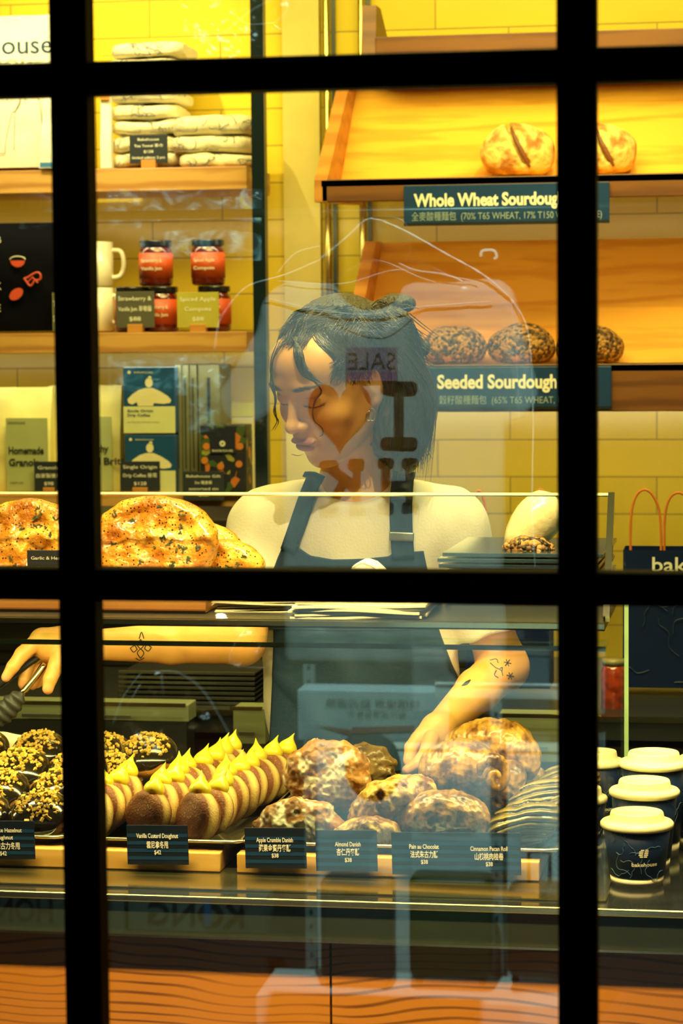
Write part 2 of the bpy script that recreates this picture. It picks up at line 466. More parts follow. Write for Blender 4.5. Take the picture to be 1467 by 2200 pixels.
# ================================================================ setting
def sbox(name, c, d, m, **k): return struct(MB().box(c, d).build(name, m, **k))
sbox('floor', (-0.6, 3.3, -0.05), (5.2, 4.3, 0.1), mat('floor_tiles', (0.10, 0.085, 0.06), 0.35, bump=0.05))
sbox('ceiling', (-0.6, 3.7, 3.35), (5.2, 3.5, 0.1), mat('ceiling_paint', (0.25, 0.22, 0.14), 0.8))
sbox('wall_back', (-0.6, 5.36, 1.65), (4.2, 0.12, 3.3), TILE)
sbox('wall_left', (-2.75, 3.7, 1.65), (0.1, 3.4, 3.3), mat('dim_wall', (0.22, 0.18, 0.09), 0.7))
sbox('wall_right', (1.55, 3.7, 1.65), (0.1, 3.4, 3.3), MATS['dim_wall'])
# the street behind the camera
sbox('floor_street', (-0.6, -1.6, -0.40), (9, 7.0, 0.1), mat('pavement', (0.05, 0.05, 0.05), 0.8))
sbox('wall_street', (-0.6, -4.9, 1.6), (9, 0.1, 3.6), mat('dark_stall_back', (0.004, 0.005, 0.006), 0.9))

# ---------------------------------------------------------------- the shop window
xs0, dx = -0.548, 0.415
zm = float(P(690, 1257, YG)[2]); zt = float(P(690, 158, YG)[2]); dz = zt-zm
win = struct(thing('window_1', None, None, (0, YG, 0))); del_keys = [k for k in ('label', 'category') if k in win]
XA, XB = xs0-2*dx, xs0+3*dx
ZA, ZB = zm-2*dz, zt+2*dz
fb = MB()
FR = mat('window_black_paint', (0.0006, 0.0013, 0.0011), 0.6, spec=0.03)
for i in range(-2, 4):
    fb.box((xs0+i*dx, 0.0, (ZA+ZB)/2), (0.0315, 0.030, ZB-ZA))
for j in range(-2, 4):
    fb.box(((XA+XB)/2, -0.001, zm+j*dz), (XB-XA, 0.026, 0.0275))
fb.build('window_frame', FR, win, bevel=0.003)
MB().box(((XA+XB)/2, 0.004, (ZA+ZB)/2), (XB-XA-0.02, 0.006, ZB-ZA-0.02)).build('glass_pane', PANE, win)
wf = MB()
wf.box(((XA-2.8)/2, YG, 1.65), (XA+2.8, 0.1, 3.3)); wf.box(((XB+1.6)/2, YG, 1.65), (1.6-XB, 0.1, 3.3))
wf.box(((XA+XB)/2, YG, ZA/2), (XB-XA, 0.1, ZA)); wf.box(((XA+XB)/2, YG, (ZB+3.3)/2), (XB-XA, 0.1, 3.3-ZB))
struct(wf.build('wall_front', FR))

# ---------------------------------------------------------------- service counter
CT = 0.858                                              # counter height
XE = -0.165                                             # end of the display case
ct = thing('service_counter', 'long shop counter with black stone top, grey band and wavy-grained orange wood front', 'counter', (0, 2.87, 0))
STONE = mat('black_stone', (0.02, 0.022, 0.02), 0.12, col2=(0.012, 0.013, 0.012), coat=0.5)
MB().box((-0.6, 0.29, CT-0.012), (3.4, 0.58, 0.024)).build('countertop', STONE, ct, bevel=0.002)
MB().box((-0.6, -0.004, CT-0.001), (3.4, 0.008, 0.009)).build('steel_edge', mat('polished_brass_steel', (0.9, 0.85, 0.5), 0.18, 1.0), ct, bevel=0.002)
MB().box((-0.6, 0.008, CT-0.026), (3.4, 0.02, 0.042)).build('fascia', mat('grey_green_fascia', (0.035, 0.045, 0.03), 0.3, 0.3, bump=0.05), ct)
MB().box((-0.6, 0.002, CT-0.0475), (3.4, 0.02, 0.003)).build('trim_strip', MATS['polished_brass_steel'], ct)
# front panels with strong wavy grain
fw_m, nt, b = nodes('wavy_orange_wood')
tc = nt.nodes.new('ShaderNodeTexCoord'); mp = nt.nodes.new('ShaderNodeMapping'); mp.inputs['Scale'].default_value = (0.55, 1, 1.0)
lk(nt, tc, 'Object', mp, 'Vector')
nz = nt.nodes.new('ShaderNodeTexNoise'); nz.inputs['Scale'].default_value = 5.0; nz.inputs['Detail'].default_value = 2.0
lk(nt, mp, 'Vector', nz, 'Vector')
sx = nt.nodes.new('ShaderNodeSeparateXYZ'); lk(nt, tc, 'Object', sx, 0)
ma = nt.nodes.new('ShaderNodeMath'); ma.operation = 'MULTIPLY_ADD'; ma.inputs[1].default_value = 0.085; lk(nt, nz, 'Fac', ma, 0); lk(nt, sx, 'Z', ma, 2)
mb = nt.nodes.new('ShaderNodeMath'); mb.operation = 'MULTIPLY'; mb.inputs[1].default_value = 520; lk(nt, ma, 0, mb, 0)
sn = nt.nodes.new('ShaderNodeMath'); sn.operation = 'SINE'; lk(nt, mb, 0, sn, 0)
n3 = nt.nodes.new('ShaderNodeTexNoise'); n3.inputs['Scale'].default_value = 9; lk(nt, mp, 'Vector', n3, 'Vector')
pw = nt.nodes.new('ShaderNodeMath'); pw.operation = 'MULTIPLY'; lk(nt, sn, 0, pw, 0); lk(nt, n3, 'Fac', pw, 1)
rp = nt.nodes.new('ShaderNodeValToRGB'); e = rp.color_ramp.elements
e[0].position = 0.20; e[0].color = (0.56, 0.21, 0.025, 1); e[1].position = 0.68; e[1].color = (0.14, 0.04, 0.006, 1)
lk(nt, pw, 0, rp, 'Fac'); lk(nt, rp, 'Color', b, 'Base Color'); b.inputs['Roughness'].default_value = 0.38
for (a, c) in ((-2.3, -0.502), (-0.499, 1.1)):
    MB().box(((a+c)/2, 0.025, 0.405), (c-a, 0.03, 0.80)).build('front_panel', fw_m, ct)
MB().box((-0.6, 0.30, 0.41), (3.3, 0.50, 0.82)).build('carcass', DSTEEL, ct)

# ---------------------------------------------------------------- glass display case
DK = 1.204
case = thing('display_case', 'glass pastry display case with steel top shelf and low glass guard', 'display case', (0, 0, CT))
yb = 3.42
def cb(name, c, d, m, **k): return MB().box((c[0], c[1], c[2]-CT), d).build(name, m, case, **k)
XL = -1.75
cb('top_shelf', ((XL+XE)/2, 3.10, DK-0.005), (XE-XL, 0.44, 0.010), DSTEEL)
cb('shelf_edge', ((XL+XE)/2, 2.876, DK-0.004), (XE-XL, 0.008, 0.006), MATS['polished_brass_steel'])
zg = float(P(700, 1388, 2.9)[2])
cb('glass_shelf', ((XL+XE)/2, 2.94, zg), (XE-XL, 0.07, 0.005), glass('shelf_glass', 0.04, (0.93, 1.0, 0.93)))
cb('glass_shelf_edge', ((XL+XE)/2, 2.905, zg), (XE-XL, 0.003, 0.006), EDGEG)
cb('front_glass', ((XL+XE)/2, 2.893, (CT+DK)/2), (XE-XL, 0.005, DK-CT-0.012), CLEAR)
cb('side_glass', (XE, (2.9+yb)/2, (CT+DK)/2), (0.005, yb-2.9, DK-CT-0.012), CLEAR)
cb('side_glass_edge', (XE, yb, (CT+DK)/2), (0.006, 0.004, DK-CT-0.012), EDGEG)
# leaning guard
zt2 = float(P(1200, 1063, 3.0)[2])
def quadbox(a, b, w0, w1, th):                          # sheet between bottom edge a and top edge b (y,z), from x w0 to w1
    a = np.array(a); b = np.array(b); d = b-a; nrm = np.array([-d[1], d[0]])/np.linalg.norm(d)*th/2
    out = [a-nrm, b-nrm, b+nrm, a+nrm]
    V = [(w0, p[0], p[1]-CT) for p in out]+[(w1, p[0], p[1]-CT) for p in out]
    return MB().add(V, [(0, 1, 2, 3), (7, 6, 5, 4), (0, 4, 5, 1), (1, 5, 6, 2), (2, 6, 7, 3), (3, 7, 4, 0)])
quadbox((2.88, DK+0.002), (3.0, zt2), XL, XE, 0.005).build('guard_glass', CLEAR, case)
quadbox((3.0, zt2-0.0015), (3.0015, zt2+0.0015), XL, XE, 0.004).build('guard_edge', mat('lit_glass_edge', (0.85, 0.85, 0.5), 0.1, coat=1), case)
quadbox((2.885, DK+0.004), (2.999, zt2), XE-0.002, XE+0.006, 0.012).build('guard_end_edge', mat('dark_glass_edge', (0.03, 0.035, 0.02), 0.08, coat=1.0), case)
MB().add([(XE+x, y, z-CT) for x in (0, .005) for (y, z) in ((2.885, DK), (3.0, zt2), (3.26, zt2), (3.32, DK))],
         [(0, 1, 2, 3), (7, 6, 5, 4), (0, 4, 5, 1), (1, 5, 6, 2), (2, 6, 7, 3), (3, 7, 4, 0)]).build('guard_side_glass', CLEAR, case)
cb('case_floor', ((XL+XE)/2, 3.16, CT+0.0015), (XE-XL, 0.50, 0.002), mat('case_floor_steel', (0.30, 0.29, 0.14), 0.12, 0.9))

# ---------------------------------------------------------------- back counter behind the staff
bc = thing('back_counter', 'dark back counter with bright steel edge along the tiled wall', 'counter', (0, 4.55, 0))
zb = float(P(1400, 1541, 4.05)[2])
MB().box((-0.8, -0.13, zb-0.02), (3.4, 0.74, 0.04)).build('worktop', DSTEEL, bc)
MB().box((-0.8, -0.503, zb-0.004), (3.4, 0.008, 0.010)).build('steel_edge', MATS['polished_brass_steel'], bc)
MB().box((-0.8, -0.10, zb/2-0.02), (3.3, 0.66, zb-0.04)).build('cabinet', mat('dark_brown_cabinet', (0.05, 0.028, 0.012), 0.5), bc)

def cabinet(px0, px1, py0, Y, d, label):
    a, q = P(px0, py0, Y), P(px1, py0, Y)
    t = thing('oven_cabinet', label, 'cabinet', ((a[0]+q[0])/2, Y, zb+.0005))
    w, h = q[0]-a[0], a[2]-zb
    MB().box((0, d/2, h/2), (w, d, h)).build('cabinet_body', mat('oven_black', (.020, .014, .008), .4, .3), t, bevel=.004)
    MB().box((0, -.002, h*.45), (w*.94, .006, h*.7)).build('door', mat('oven_door', (.012, .010, .008), .15, coat=.6), t, bevel=.002)
    MB().box((0, -.012, h*.86), (w*.5, .012, .012)).build('handle', STEEL, t, bevel=.003)
cabinet(-260, 530, 1112, 4.56, .34, 'dark oven cabinet behind the focaccia under the wall shelves')
cabinet(575, 1090, 1262, 4.62, .30, 'low dark oven cabinet behind the woman')
# ================================================================ left wall shelves
YS = 5.0                                                # front of the shelves on the left
def shelf_board(y0, y1, label, x_end=530):
    a = P(300, y0, YS); b = P(300, y1, YS); r = P(x_end, y0, YS)
    t = thing('wall_shelf', label, 'shelf', (0, YS, a[2]))
    MB().box(((-2.3+r[0])/2, 0.125, (b[2]-a[2])/2), (r[0]+2.3, 0.25, a[2]-b[2])).build('board', OAK, t, bevel=0.002)
    return a[2]
ZS1 = shelf_board(361, 411, 'oak wall shelf carrying the folded towels and white tote bag')
ZS2 = shelf_board(714, 758, 'oak wall shelf carrying the red jam jars')
ZS3 = shelf_board(1064, 1100, 'oak wall shelf behind the focaccia carrying granola and coffee boxes')
up = thing('shelf_upright', 'black steel shelf post from floor to ceiling beside the towels', 'shelf post', (float(P(560, 600, 4.97)[0]), 4.97, 0))
MB().box((0, 0, 1.65), (0.027, 0.03, 3.3)).build('post', mat('teal_black_steel', (0.010, 0.022, 0.028), 0.25, 0.3), up)
MB().box((0, 0, 0.004), (0.07, 0.07, 0.008)).build('base_plate', MATS['teal_black_steel'], up)
for (px, nm) in ((703, 'between the tiles and the bread shelves'), (778, 'behind the bread shelf ends')):
    q = P(px, 300, 5.27)
    t = thing('brass_pole', 'polished brass shelf pole ' + nm, 'pole', (q[0], 5.27, 0))
    MB().tube([(0, 0, 0), (0, 0, 3.3)], 0.0075, 12).build('pole', mat('brass', (0.75, 0.62, 0.2), 0.2, 1.0), t, smooth=True)
    MB().box((0.014, 0.012, 1.65), (0.008, 0.012, 3.3)).build('slotted_strip', DSTEEL, t)
# tiled pilaster behind
q0 = P(612, 500, 5.28); q1 = P(690, 500, 5.28)
struct(MB().box(((q0[0]+q1[0])/2, 5.285, 1.65), (q1[0]-q0[0], 0.03, 3.3)).build('trim_1', mat('cream_pilaster', (0.72, 0.60, 0.16), 0.4)))

def px_w(n, Y): return n*PX(P(500, 600, Y))

# price cards in wooden blocks
def price_card(px, py0, py1, wpx, Y, label, body, m=CHARD, block=True, group=None, ink=INK, blockm=None, fs=None):
    base = P(px, py1, Y); h = px_w(py1-py0, Y); w = px_w(wpx, Y)
    t = thing('price_card', label, 'price card', base, 0, group)
    lift = 0.010 if block else 0.0
    MB().box((0, 0, (h+lift)/2), (w, 0.0025, h-lift)).build('card', m, t, bevel=0.0005)
    lines = body.split('\n'); n = len(lines)
    for i, s in enumerate(lines):
        z = (h+lift)/2+(h-lift)*(0.5-(i+0.75)/(n+0.6))
        lh = (h-lift)*0.42/(n+0.6)*(fs or 1)
        text('lettering', s, ink, t, (0, -0.0016, z), lh, width=min(w*0.86, len(s)*lh*1.05*(1.9 if ord(s[0]) > 900 else 0.9)), bold=0.006)
    if block:
        MB().box((0, 0.004, 0.0085), (w*0.38, 0.022, 0.017)).build('wooden_block', blockm or mat('orange_block', (0.62, 0.27, 0.05), 0.5), t, bevel=0.001)
    return t
GOLDC = mat('mustard_card', (0.50, 0.44, 0.06), 0.5)
YF = 5.012
price_card(320, 290, 361, 84, YF, 'dark price card in a wooden block before the towels', 'Bakehouse\nTea Towel 茶巾\n$128\nlimited edition 2 pcs')
price_card(291, 626, 714, 86, YF, 'grey price card in a wooden block before the jam jars', 'Strawberry &\nVanilla Jam 草莓醬\n$88', blockm=mat('orange_block', (0.62, 0.27, 0.05), 0.5), m=mat('grey_card', (0.10, 0.095, 0.06), 0.5))
price_card(426, 628, 714, 92, YF, 'mustard price card in a wooden block before the jam jars', 'Spiced Apple\nCompote\n$88', m=GOLDC)
price_card(106, 990, 1064, 66, YF, 'charcoal price card on a wooden block before the large granola bag', 'Granola\n自家製麥片\n$98')
price_card(302, 990, 1064, 88, YF, 'charcoal price card on a wooden block below the coffee boxes', 'Single Origin\nDrip Coffee 掛耳\n$128')
price_card(438, 1012, 1075, 92, YF-0.03, 'charcoal price card without block beside the gift box', 'Bakehouse Gift\nSet 禮盒裝\nassorted tin\n$288', block=False)

# ---------------------------------------------------------------- folded towels
TOW = mat('cream_cotton', (0.90, 0.82, 0.55), 0.85, bump=0.3, bscale=120, col2=(0.84, 0.76, 0.5), sheen=0.3)
BLUEINK = mat('slate_ink', (0.10, 0.12, 0.14), 0.8)
def towel_mesh(w, d, h, seed):
    n = 36; G = []
    for i in range(n+1):
        u = -1+2*i/n; row = []
        for k in range(30):
            a = 2*math.pi*k/30; ca, sa = math.cos(a), math.sin(a)
            yy = np.sign(ca)*abs(ca)**0.45*d/2; zz = np.sign(sa)*abs(sa)**0.6*h/2
            e = (1-abs(u)**8*0.25)
            row.append((u*w/2, yy*e, zz*e))
        row.append(row[0]); G.append(row)
    G = np.array(G); f = G.reshape(-1, 3)
    nn = vnoise(f, 22, seed)*0.0035+vnoise(f, 60, seed+3)*0.0012
    f2 = f.copy(); f2[:, 2] += nn*1.3; f2[:, 1] += nn
    mb = MB().grid(f2.reshape(G.shape))
    for i in (0, n): mb.add([tuple(x) for x in f2.reshape(G.shape)[i, :-1]], [tuple(range(30)) if i == 0 else tuple(range(29, -1, -1))])
    return mb
def squiggles(mb, w, h, y, seed, n=9):
    rr = random.Random(seed)
    for _ in range(n):
        x = rr.uniform(-w*0.42, w*0.42); z = rr.uniform(-h*0.25, h*0.25); pts = []
        a = rr.uniform(0, 6); 
        for k in range(9):
            a += rr.uniform(-1.1, 1.1); x += math.cos(a)*w*0.035; z = max(-h*.36, min(h*.36, z+math.sin(a)*h*0.16)); pts.append((x, y, z))
        mb.tube(smooth_path(pts, 3), 0.0007, 4)
    return mb
def towel(px, pyc, wpx, hpx, Y, label, seed, group):
    c = P(px, pyc, Y); w = px_w(wpx, Y); h = px_w(hpx, Y)
    t = thing('folded_towel', label, 'towel', (c[0], c[1]+0.09, c[2]-h/2), 0, group)
    towel_mesh(w, 0.19, h*.97, seed).build('towel_cloth', TOW, t, smooth=True, loc=(0, 0, h/2))
    squiggles(MB(), w, h, -0.0975, seed).build('line_print', BLUEINK, t, loc=(0, 0, h/2))
G1 = 'folded towels stacked on the top shelf'
ys = 361; names_short = ['lowest', 'middle', 'topmost']
for i, hp in enumerate((34, 38, 44)):
    towel(455+(4, -6, -2)[i], ys-hp/2, (158, 172, 176)[i], hp, 5.02, 'cream printed folded towel, %s of the short stack of three' % names_short[i], 20+i, G1); ys -= hp
ys = 361
words_n = ['lowest', 'second from the bottom', 'third from the bottom', 'fourth from the bottom', 'fifth from the bottom', 'sixth from the bottom', 'seventh from the bottom', 'topmost, above the window bar']
for i, hp in enumerate((35, 36, 34, 35, 34, 34, 30, 34)):
    towel(306+(2, -3, 3, -4, 0, 3, -4, 6)[i], ys-hp/2, (150, 146, 152, 146, 150, 148, 150, 156)[i], hp, 5.05, 'cream printed folded towel of the tall stack, %s' % words_n[i], 40+i, G1); ys -= hp

# white paper bags / cards on the top shelf
def slab_bag(name, label, cat, px0, px1, py0, py1, Y, m, depth=0.06, bulge=0.008, group=None, seed=1, taper=0.0):
    c = P((px0+px1)/2, py1, Y); w = px_w(px1-px0, Y); h = px_w(py1-py0, Y)
    t = thing(name, label, cat, (c[0], c[1]+depth/2, c[2]), 0, group)
    nu, nv = 18, 22; F = []
    for s in (-1, 1):
        G = np.zeros((nv+1, nu+1, 3))
        for j in range(nv+1):
            v = j/nv
            for i in range(nu+1):
                u = -1+2*i/nu; th = depth/2*(1-0.75*v**2)
                G[j, i] = (u*w/2*(1-taper*v), s*(th+bulge*(1-u*u)*math.sin(math.pi*min(1, v+.1))) if True else 0, v*h)
        f = G.reshape(-1, 3); f[:, 1] += vnoise(f+s, 28, seed)*0.004*np.minimum(1, f[:, 2]/h*4)
        F.append(G)
    mb = MB()
    mb.grid(F[0]); mb.grid(F[1][:, ::-1])
    A, B = F
    mb.grid(np.stack([A[:, 0], B[:, 0]], 1)[:, ::-1]); mb.grid(np.stack([A[:, -1], B[:, -1]], 1)); mb.grid(np.stack([A[-1], B[-1]], 0)); mb.grid(np.stack([A[0], B[0]], 0)[::-1])
    mb.build('body', m, t, smooth=True)
    return t, w, h
t, w, h = slab_bag('tote_bag', 'large white tote bag with blue lettering on the top shelf', 'bag', -170, 150, 30, 361, 5.06, mat('white_canvas', (0.93, 0.90, 0.74), 0.8, bump=0.2, bscale=150), 0.10, 0.02, seed=5)
text('lettering', 'bakehouse', DINK, t, (0.013, -0.077, h*0.785), 0.040, width=0.255, bold=0.01)
squiggles(MB(), w, h*0.8, -0.064, 77, 14).build('line_print', BLUEINK, t, loc=(0, 0, h*0.38))
t, w, h = slab_bag('paper_pouch', 'slim white paper pouch with a blue foot beside the tote bag', 'pouch', 82, 150, 205, 361, 5.003, WHITEP, 0.035, 0.006, seed=8, taper=0.35)
text('lettering', 'bo', DINK, t, (0.022, -0.024, h*0.86), 0.013)
MB().box((0.0, -0.03, 0.006), (w*0.8, 0.004, 0.010)).build('blue_band', mat('mid_blue', (0.05, 0.2, 0.4), 0.6), t)
t, w, h = slab_bag('folder_card', 'upright cream card leaning against the tall towel stack', 'card', 216, 240, 205, 361, 5.02, WHITEP, 0.02, 0.001, seed=9, taper=0.1)
MB().box((0, -0.0115, h*0.97), (w*0.9, 0.003, 0.01)).build('orange_tab', mat('orange_tab_paint', (0.8, 0.3, 0.04), 0.5), t)

# ---------------------------------------------------------------- middle shelf
t, w, h = slab_bag('display_shirt', 'black cotton display shirt with red pretzel and bread prints', 'shirt', -120, 134, 476, 712, 5.04, mat('black_cotton', (0.002, 0.002, 0.003), 0.9, spec=.05), 0.05, 0.006, seed=12)
REDP = mat('red_print', (0.62, 0.07, 0.02), 0.6); WHTP = mat('cream_print', (0.75, 0.7, 0.5), 0.6)
def onbag(px, py, Y=5.035): 
    q = P(px, py, Y); return np.array([q[0]-t.location[0], -0.037, q[2]-t.location[2]])
c = onbag(40, 560)
MB().add([tuple(c+np.array([0.016*math.cos(a), 0, 0.014*math.sin(a)])) for a in np.linspace(math.pi, 2*math.pi, 12)], [tuple(range(12))]).build('red_bowl_print', REDP, t)
MB().tube([c+np.array([0.017*math.cos(a), -0.001, 0.002+0.007*math.sin(a)]) for a in np.linspace(0, math.pi, 10)], 0.0012, 5).build('bowl_rim_print', WHTP, t)
c = onbag(72, 600); P8 = []
for k in range(41):
    a = 2*math.pi*k/40; P8.append(c+np.array([0.017*math.sin(a)+0.004*math.sin(2*a), -0.001, 0.012*math.sin(2*a)*math.cos(a)*0.6+0.010*math.cos(a)]))
MB().tube(P8, 0.0022, 6).build('pretzel_print', REDP, t)
MB().tube([c+np.array([x, -0.001, z]) for x, z in ((-.012, -.008), (0, .004), (.012, -.008))], 0.002, 6).build('pretzel_cross_print', REDP, t)
c = onbag(37, 632)
MB().add([tuple(c+np.array([0.017*math.cos(a)*math.cos(.6)-0.011*math.sin(a)*math.sin(.6), 0, 0.017*math.cos(a)*math.sin(.6)+0.011*math.sin(a)*math.cos(.6)])) for a in np.linspace(2*math.pi, 0, 20)[:-1]], [tuple(range(19))]).build('loaf_print', REDP, t)
for (px, py, s) in ((0, 515, 'B'), (0, 615, 'K'), (0, 662, 'E')):
    text('lettering', s, WHTP, t, tuple(onbag(px, py)+np.array([0, -0.002, 0])), 0.016)
price_card(128, 628, 712, 30, 5.0, 'narrow pale price card beside the black shirt', 'Tee\n$288', m=mat('olive_card', (0.22, 0.22, 0.10), 0.5), block=False)

# mug
def mug(px, py0, py1, Y, label):
    c = P(px, py1, Y); h = px_w(py1-py0, Y); r = h*0.42
    t = thing('mug', label, 'mug', c)
    CER = mat('cream_ceramic', (0.80, 0.74, 0.5), 0.25, coat=0.5)
    MB().lathe([(r*.9, 0), (r, h*.04), (r, h), (r*.93, h), (r*.9, h*.1), (0.001, h*.08)], 32).build('mug_body', CER, t, smooth=True)
    MB().tube(smooth_path([(r*.92, 0, h*.82), (r*1.45, 0, h*.78), (r*1.6, 0, h*.5), (r*1.4, 0, h*.25), (r*.92, 0, h*.2)], 5), h*.055, 8).build('handle', CER, t, smooth=True)
mug(206, 618, 713, 5.12, 'cream ceramic mug with a loop handle, lower of the stacked pair')
mug(204, 520, 617, 5.12, 'cream ceramic mug with a loop handle, upper of the stacked pair')
# jars
JGL = mat('jam_glass', (0.10, 0.008, 0.003), 0.06, coat=1.0); JLB = mat('red_orange_label', (0.52, 0.07, 0.008), 0.45); JLID = mat('black_lid', (0.008, 0.008, 0.008), 0.25, coat=.4)
def make_jar(r, h, lab, label, group, loc, m_lab=JLB):
    t = thing('jam_jar', label, 'jar', loc, 0, group)
    MB().lathe([(r*.8, 0), (r*.97, h*.03), (r, h*.1), (r, h*.74), (r*.93, h*.82), (r*.82, h*.86), (r*.82, h*.9)], 36).build('jar_body', JGL, t, smooth=True)
    MB().lathe([(r*1.012, h*.17), (r*1.014, h*.72)], 36).build('paper_label', m_lab, t, smooth=True)
    MB().lathe([(r*.93, h*.865), (r*.96, h*.87), (r*.96, h*.985), (r*.9, h), (0.001, h)], 36).build('lid', JLID, t, smooth=False, bevel=0.001)
    for i, s in enumerate(lab):
        text('lettering', s, WHTP, t, (-r*.02, -r*1.03, h*(.54-.17*i)), h*.075, width=r*1.25, bold=.012)
    return t
hj = px_w(98, 5.08); rj = px_w(36.5, 5.08)
GJ = 'jam jars in stacked pairs on the middle shelf'
for (px, lab, nm) in ((337, ('Strawberry &', 'Vanilla Jam'), 'strawberry'), (449, ('Spiced Apple', 'Compote'), 'spiced apple')):
    base = P(px, 714, 5.075)
    make_jar(rj, hj, lab, 'red labelled %s jam jar, lower one of its stacked pair behind the card' % nm, GJ, (base[0]+0.012, base[1], ZS2))
    make_jar(rj, hj, lab, 'red labelled %s jam jar with black lid, standing on top of another jar' % nm, GJ, (base[0], base[1], ZS2+hj+0.001))
b3 = P(283, 714, 5.06)
make_jar(rj, hj, ('Raspberry', 'Jam'), 'dark jam jar hidden behind the grey price card', GJ, (b3[0], b3[1], ZS2))

# ---------------------------------------------------------------- lower shelf
KR = mat('cream_kraft', (0.80, 0.70, 0.22), 0.6, bump=0.15, bscale=30)
SAGE = mat('sage_label', (0.42, 0.46, 0.20), 0.6)
def granola(px0, px1, py0, Y, lines, label, seed, sticker=(0.1, 0.92)):
    t, w, h = slab_bag('granola_bag', label, 'bag', px0, px1, py0, 1064, Y, KR, 0.07, 0.01, seed=seed, group='granola bags on the lower shelf')
    y = -0.049
    MB().box((w*(sticker[0]+sticker[1]-1)/2, y, h*.38), (w*(sticker[1]-sticker[0]), 0.002, h*.68)).build('sage_label', SAGE, t)
    text('lettering', 'bakehouse', BLK_INK, t, (w*(sticker[0]-.5)+.006, y-.002, h*.68), .006, width=.038, align='LEFT')
    for i, s in enumerate(lines):
        text('lettering', s, BLK_INK, t, (w*(sticker[0]-.5)+.006, y-.002, h*(.42-.11*i)), .0155, width=len(s)*.0098, align='LEFT', bold=.03)
    text('lettering', 'organic oats', BLK_INK, t, (w*(sticker[0]-.5)+.008, y-.002, h*.12), .005, width=.03, align='LEFT')
granola(-15, 112, 828, 5.05, ('Homemade', 'Granola'), 'pale granola bag with sage label, behind the shop window edge', 31, (.26, 1.0))
granola(98, 262, 825, 5.09, ('Crunchy', 'Seed Brittle,'), 'pale granola bag with sage label, beside the coffee boxes', 32, (.42, .92))

BLU = mat('coffee_blue', (0.010, 0.075, 0.22), 0.4, coat=.3); PALE = mat('pale_lime_label', (0.72, 0.74, 0.36), 0.6); FIG = mat('cream_figure', (0.86, 0.78, 0.46), 0.6)
BOXG = mat('olive_grey_board', (0.16, 0.16, 0.08), 0.6)
def coffee_box(py0, py1, px0, px1, label, Y=5.02):
    c = P((px0+px1)/2, py1, Y); w = px_w(px1-px0, Y); h = px_w(py1-py0, Y)
    t = thing('coffee_box', label, 'box', (c[0], c[1], c[2]), 0, 'blue coffee boxes stacked on the lower shelf')
    MB().box((0, .05, h/2), (w, .10, h*.995)).build('carton', BLU, t, bevel=.002)
    MB().box((0, -.0008, h*.205), (w, .0016, h*.40)).build('pale_label', PALE, t)
    # swimmer-like cream figure: head, bun and folded arms
    s = w/110.
    def disc(cx, cz, rx, rz, n=20): return [(cx+rx*math.cos(a), cz+rz*math.sin(a)) for a in np.linspace(0, 2*math.pi, n+1)[:-1]]
    f = MB(); f.prism([(x, z+h*.5) for x, z in disc(0, 36*s, 8*s, 10*s)], -.0012, 0)
    f.prism([(x, z+h*.5) for x, z in disc(2*s, 47*s, 3.5*s, 3*s)], -.0012, 0)
    out = [(-44, -6), (-46, 2), (-36, 12), (-22, 21), (-8, 25), (8, 25), (24, 18), (40, 8), (47, 0), (44, -6), (30, -8), (10, -6), (8, -12), (-24, -12), (-26, -4), (-36, -9)]
    f.prism([(x*s, z*s+h*.5) for x, z in out], -.0012, 0)
    f.build('figure_print', FIG, t)
    text('lettering', 'bakehouse', FIG, t, (-w*.28, -.0012, h*.92), h*.03, width=w*.36, align='LEFT')
    MB().prism([(x-w*.38, z+h*.92) for x, z in disc(0, 0, w*.03, w*.03)], -.0012, 0).build('round_emblem', FIG, t)
    text('lettering', 'Single Origin', BLU, t, (-w*.42, -.002, h*.335), h*.04, width=w*.5, align='LEFT', bold=.02)
    text('lettering', 'Drip Coffee', BLU, t, (-w*.42, -.002, h*.27), h*.04, width=w*.44, align='LEFT', bold=.02)
    text('lettering', 'ten drip bags of freshly roasted', BLU, t, (-w*.42, -.002, h*.17), h*.018, width=w*.62, align='LEFT')
    MB().box((w*.75, .056, h*.5), (w*.5-.002, .09, h*.98)).build('side_sleeve', BOXG, t, bevel=.001) if False else None
coffee_box(932, 1064, 267, 380, 'blue coffee box with a cream swimmer figure, lower of the two')
coffee_box(787, 931, 264, 379, 'blue coffee box with a cream swimmer figure, upper of the two')
for k, (a, b_) in enumerate(((381, 395), (396, 411), (412, 428), (429, 478))):
    c = P((a+b_)/2, 1064, 5.06+.006*k); w = px_w(b_-a, 5.07); h = px_w(1064-786, 5.07)
    t = thing('carton', ('thin olive-grey carton touching the coffee boxes', 'thin olive-grey carton, second from the coffee boxes', 'thin olive-grey carton, third from the coffee boxes', 'wide olive-grey carton behind the patterned gift box')[k], 'box', (c[0], c[1], ZS3), 0, 'grey cartons beside the coffee boxes')
    MB().box((0, .05, h/2), (w*.96, .12, h)).build('carton_body', BOXG, t, bevel=.001)
    MB().box((0, -.0115, h*.55), (w*.12, .003, h*.7)).build('fold_line', CHARD, t)
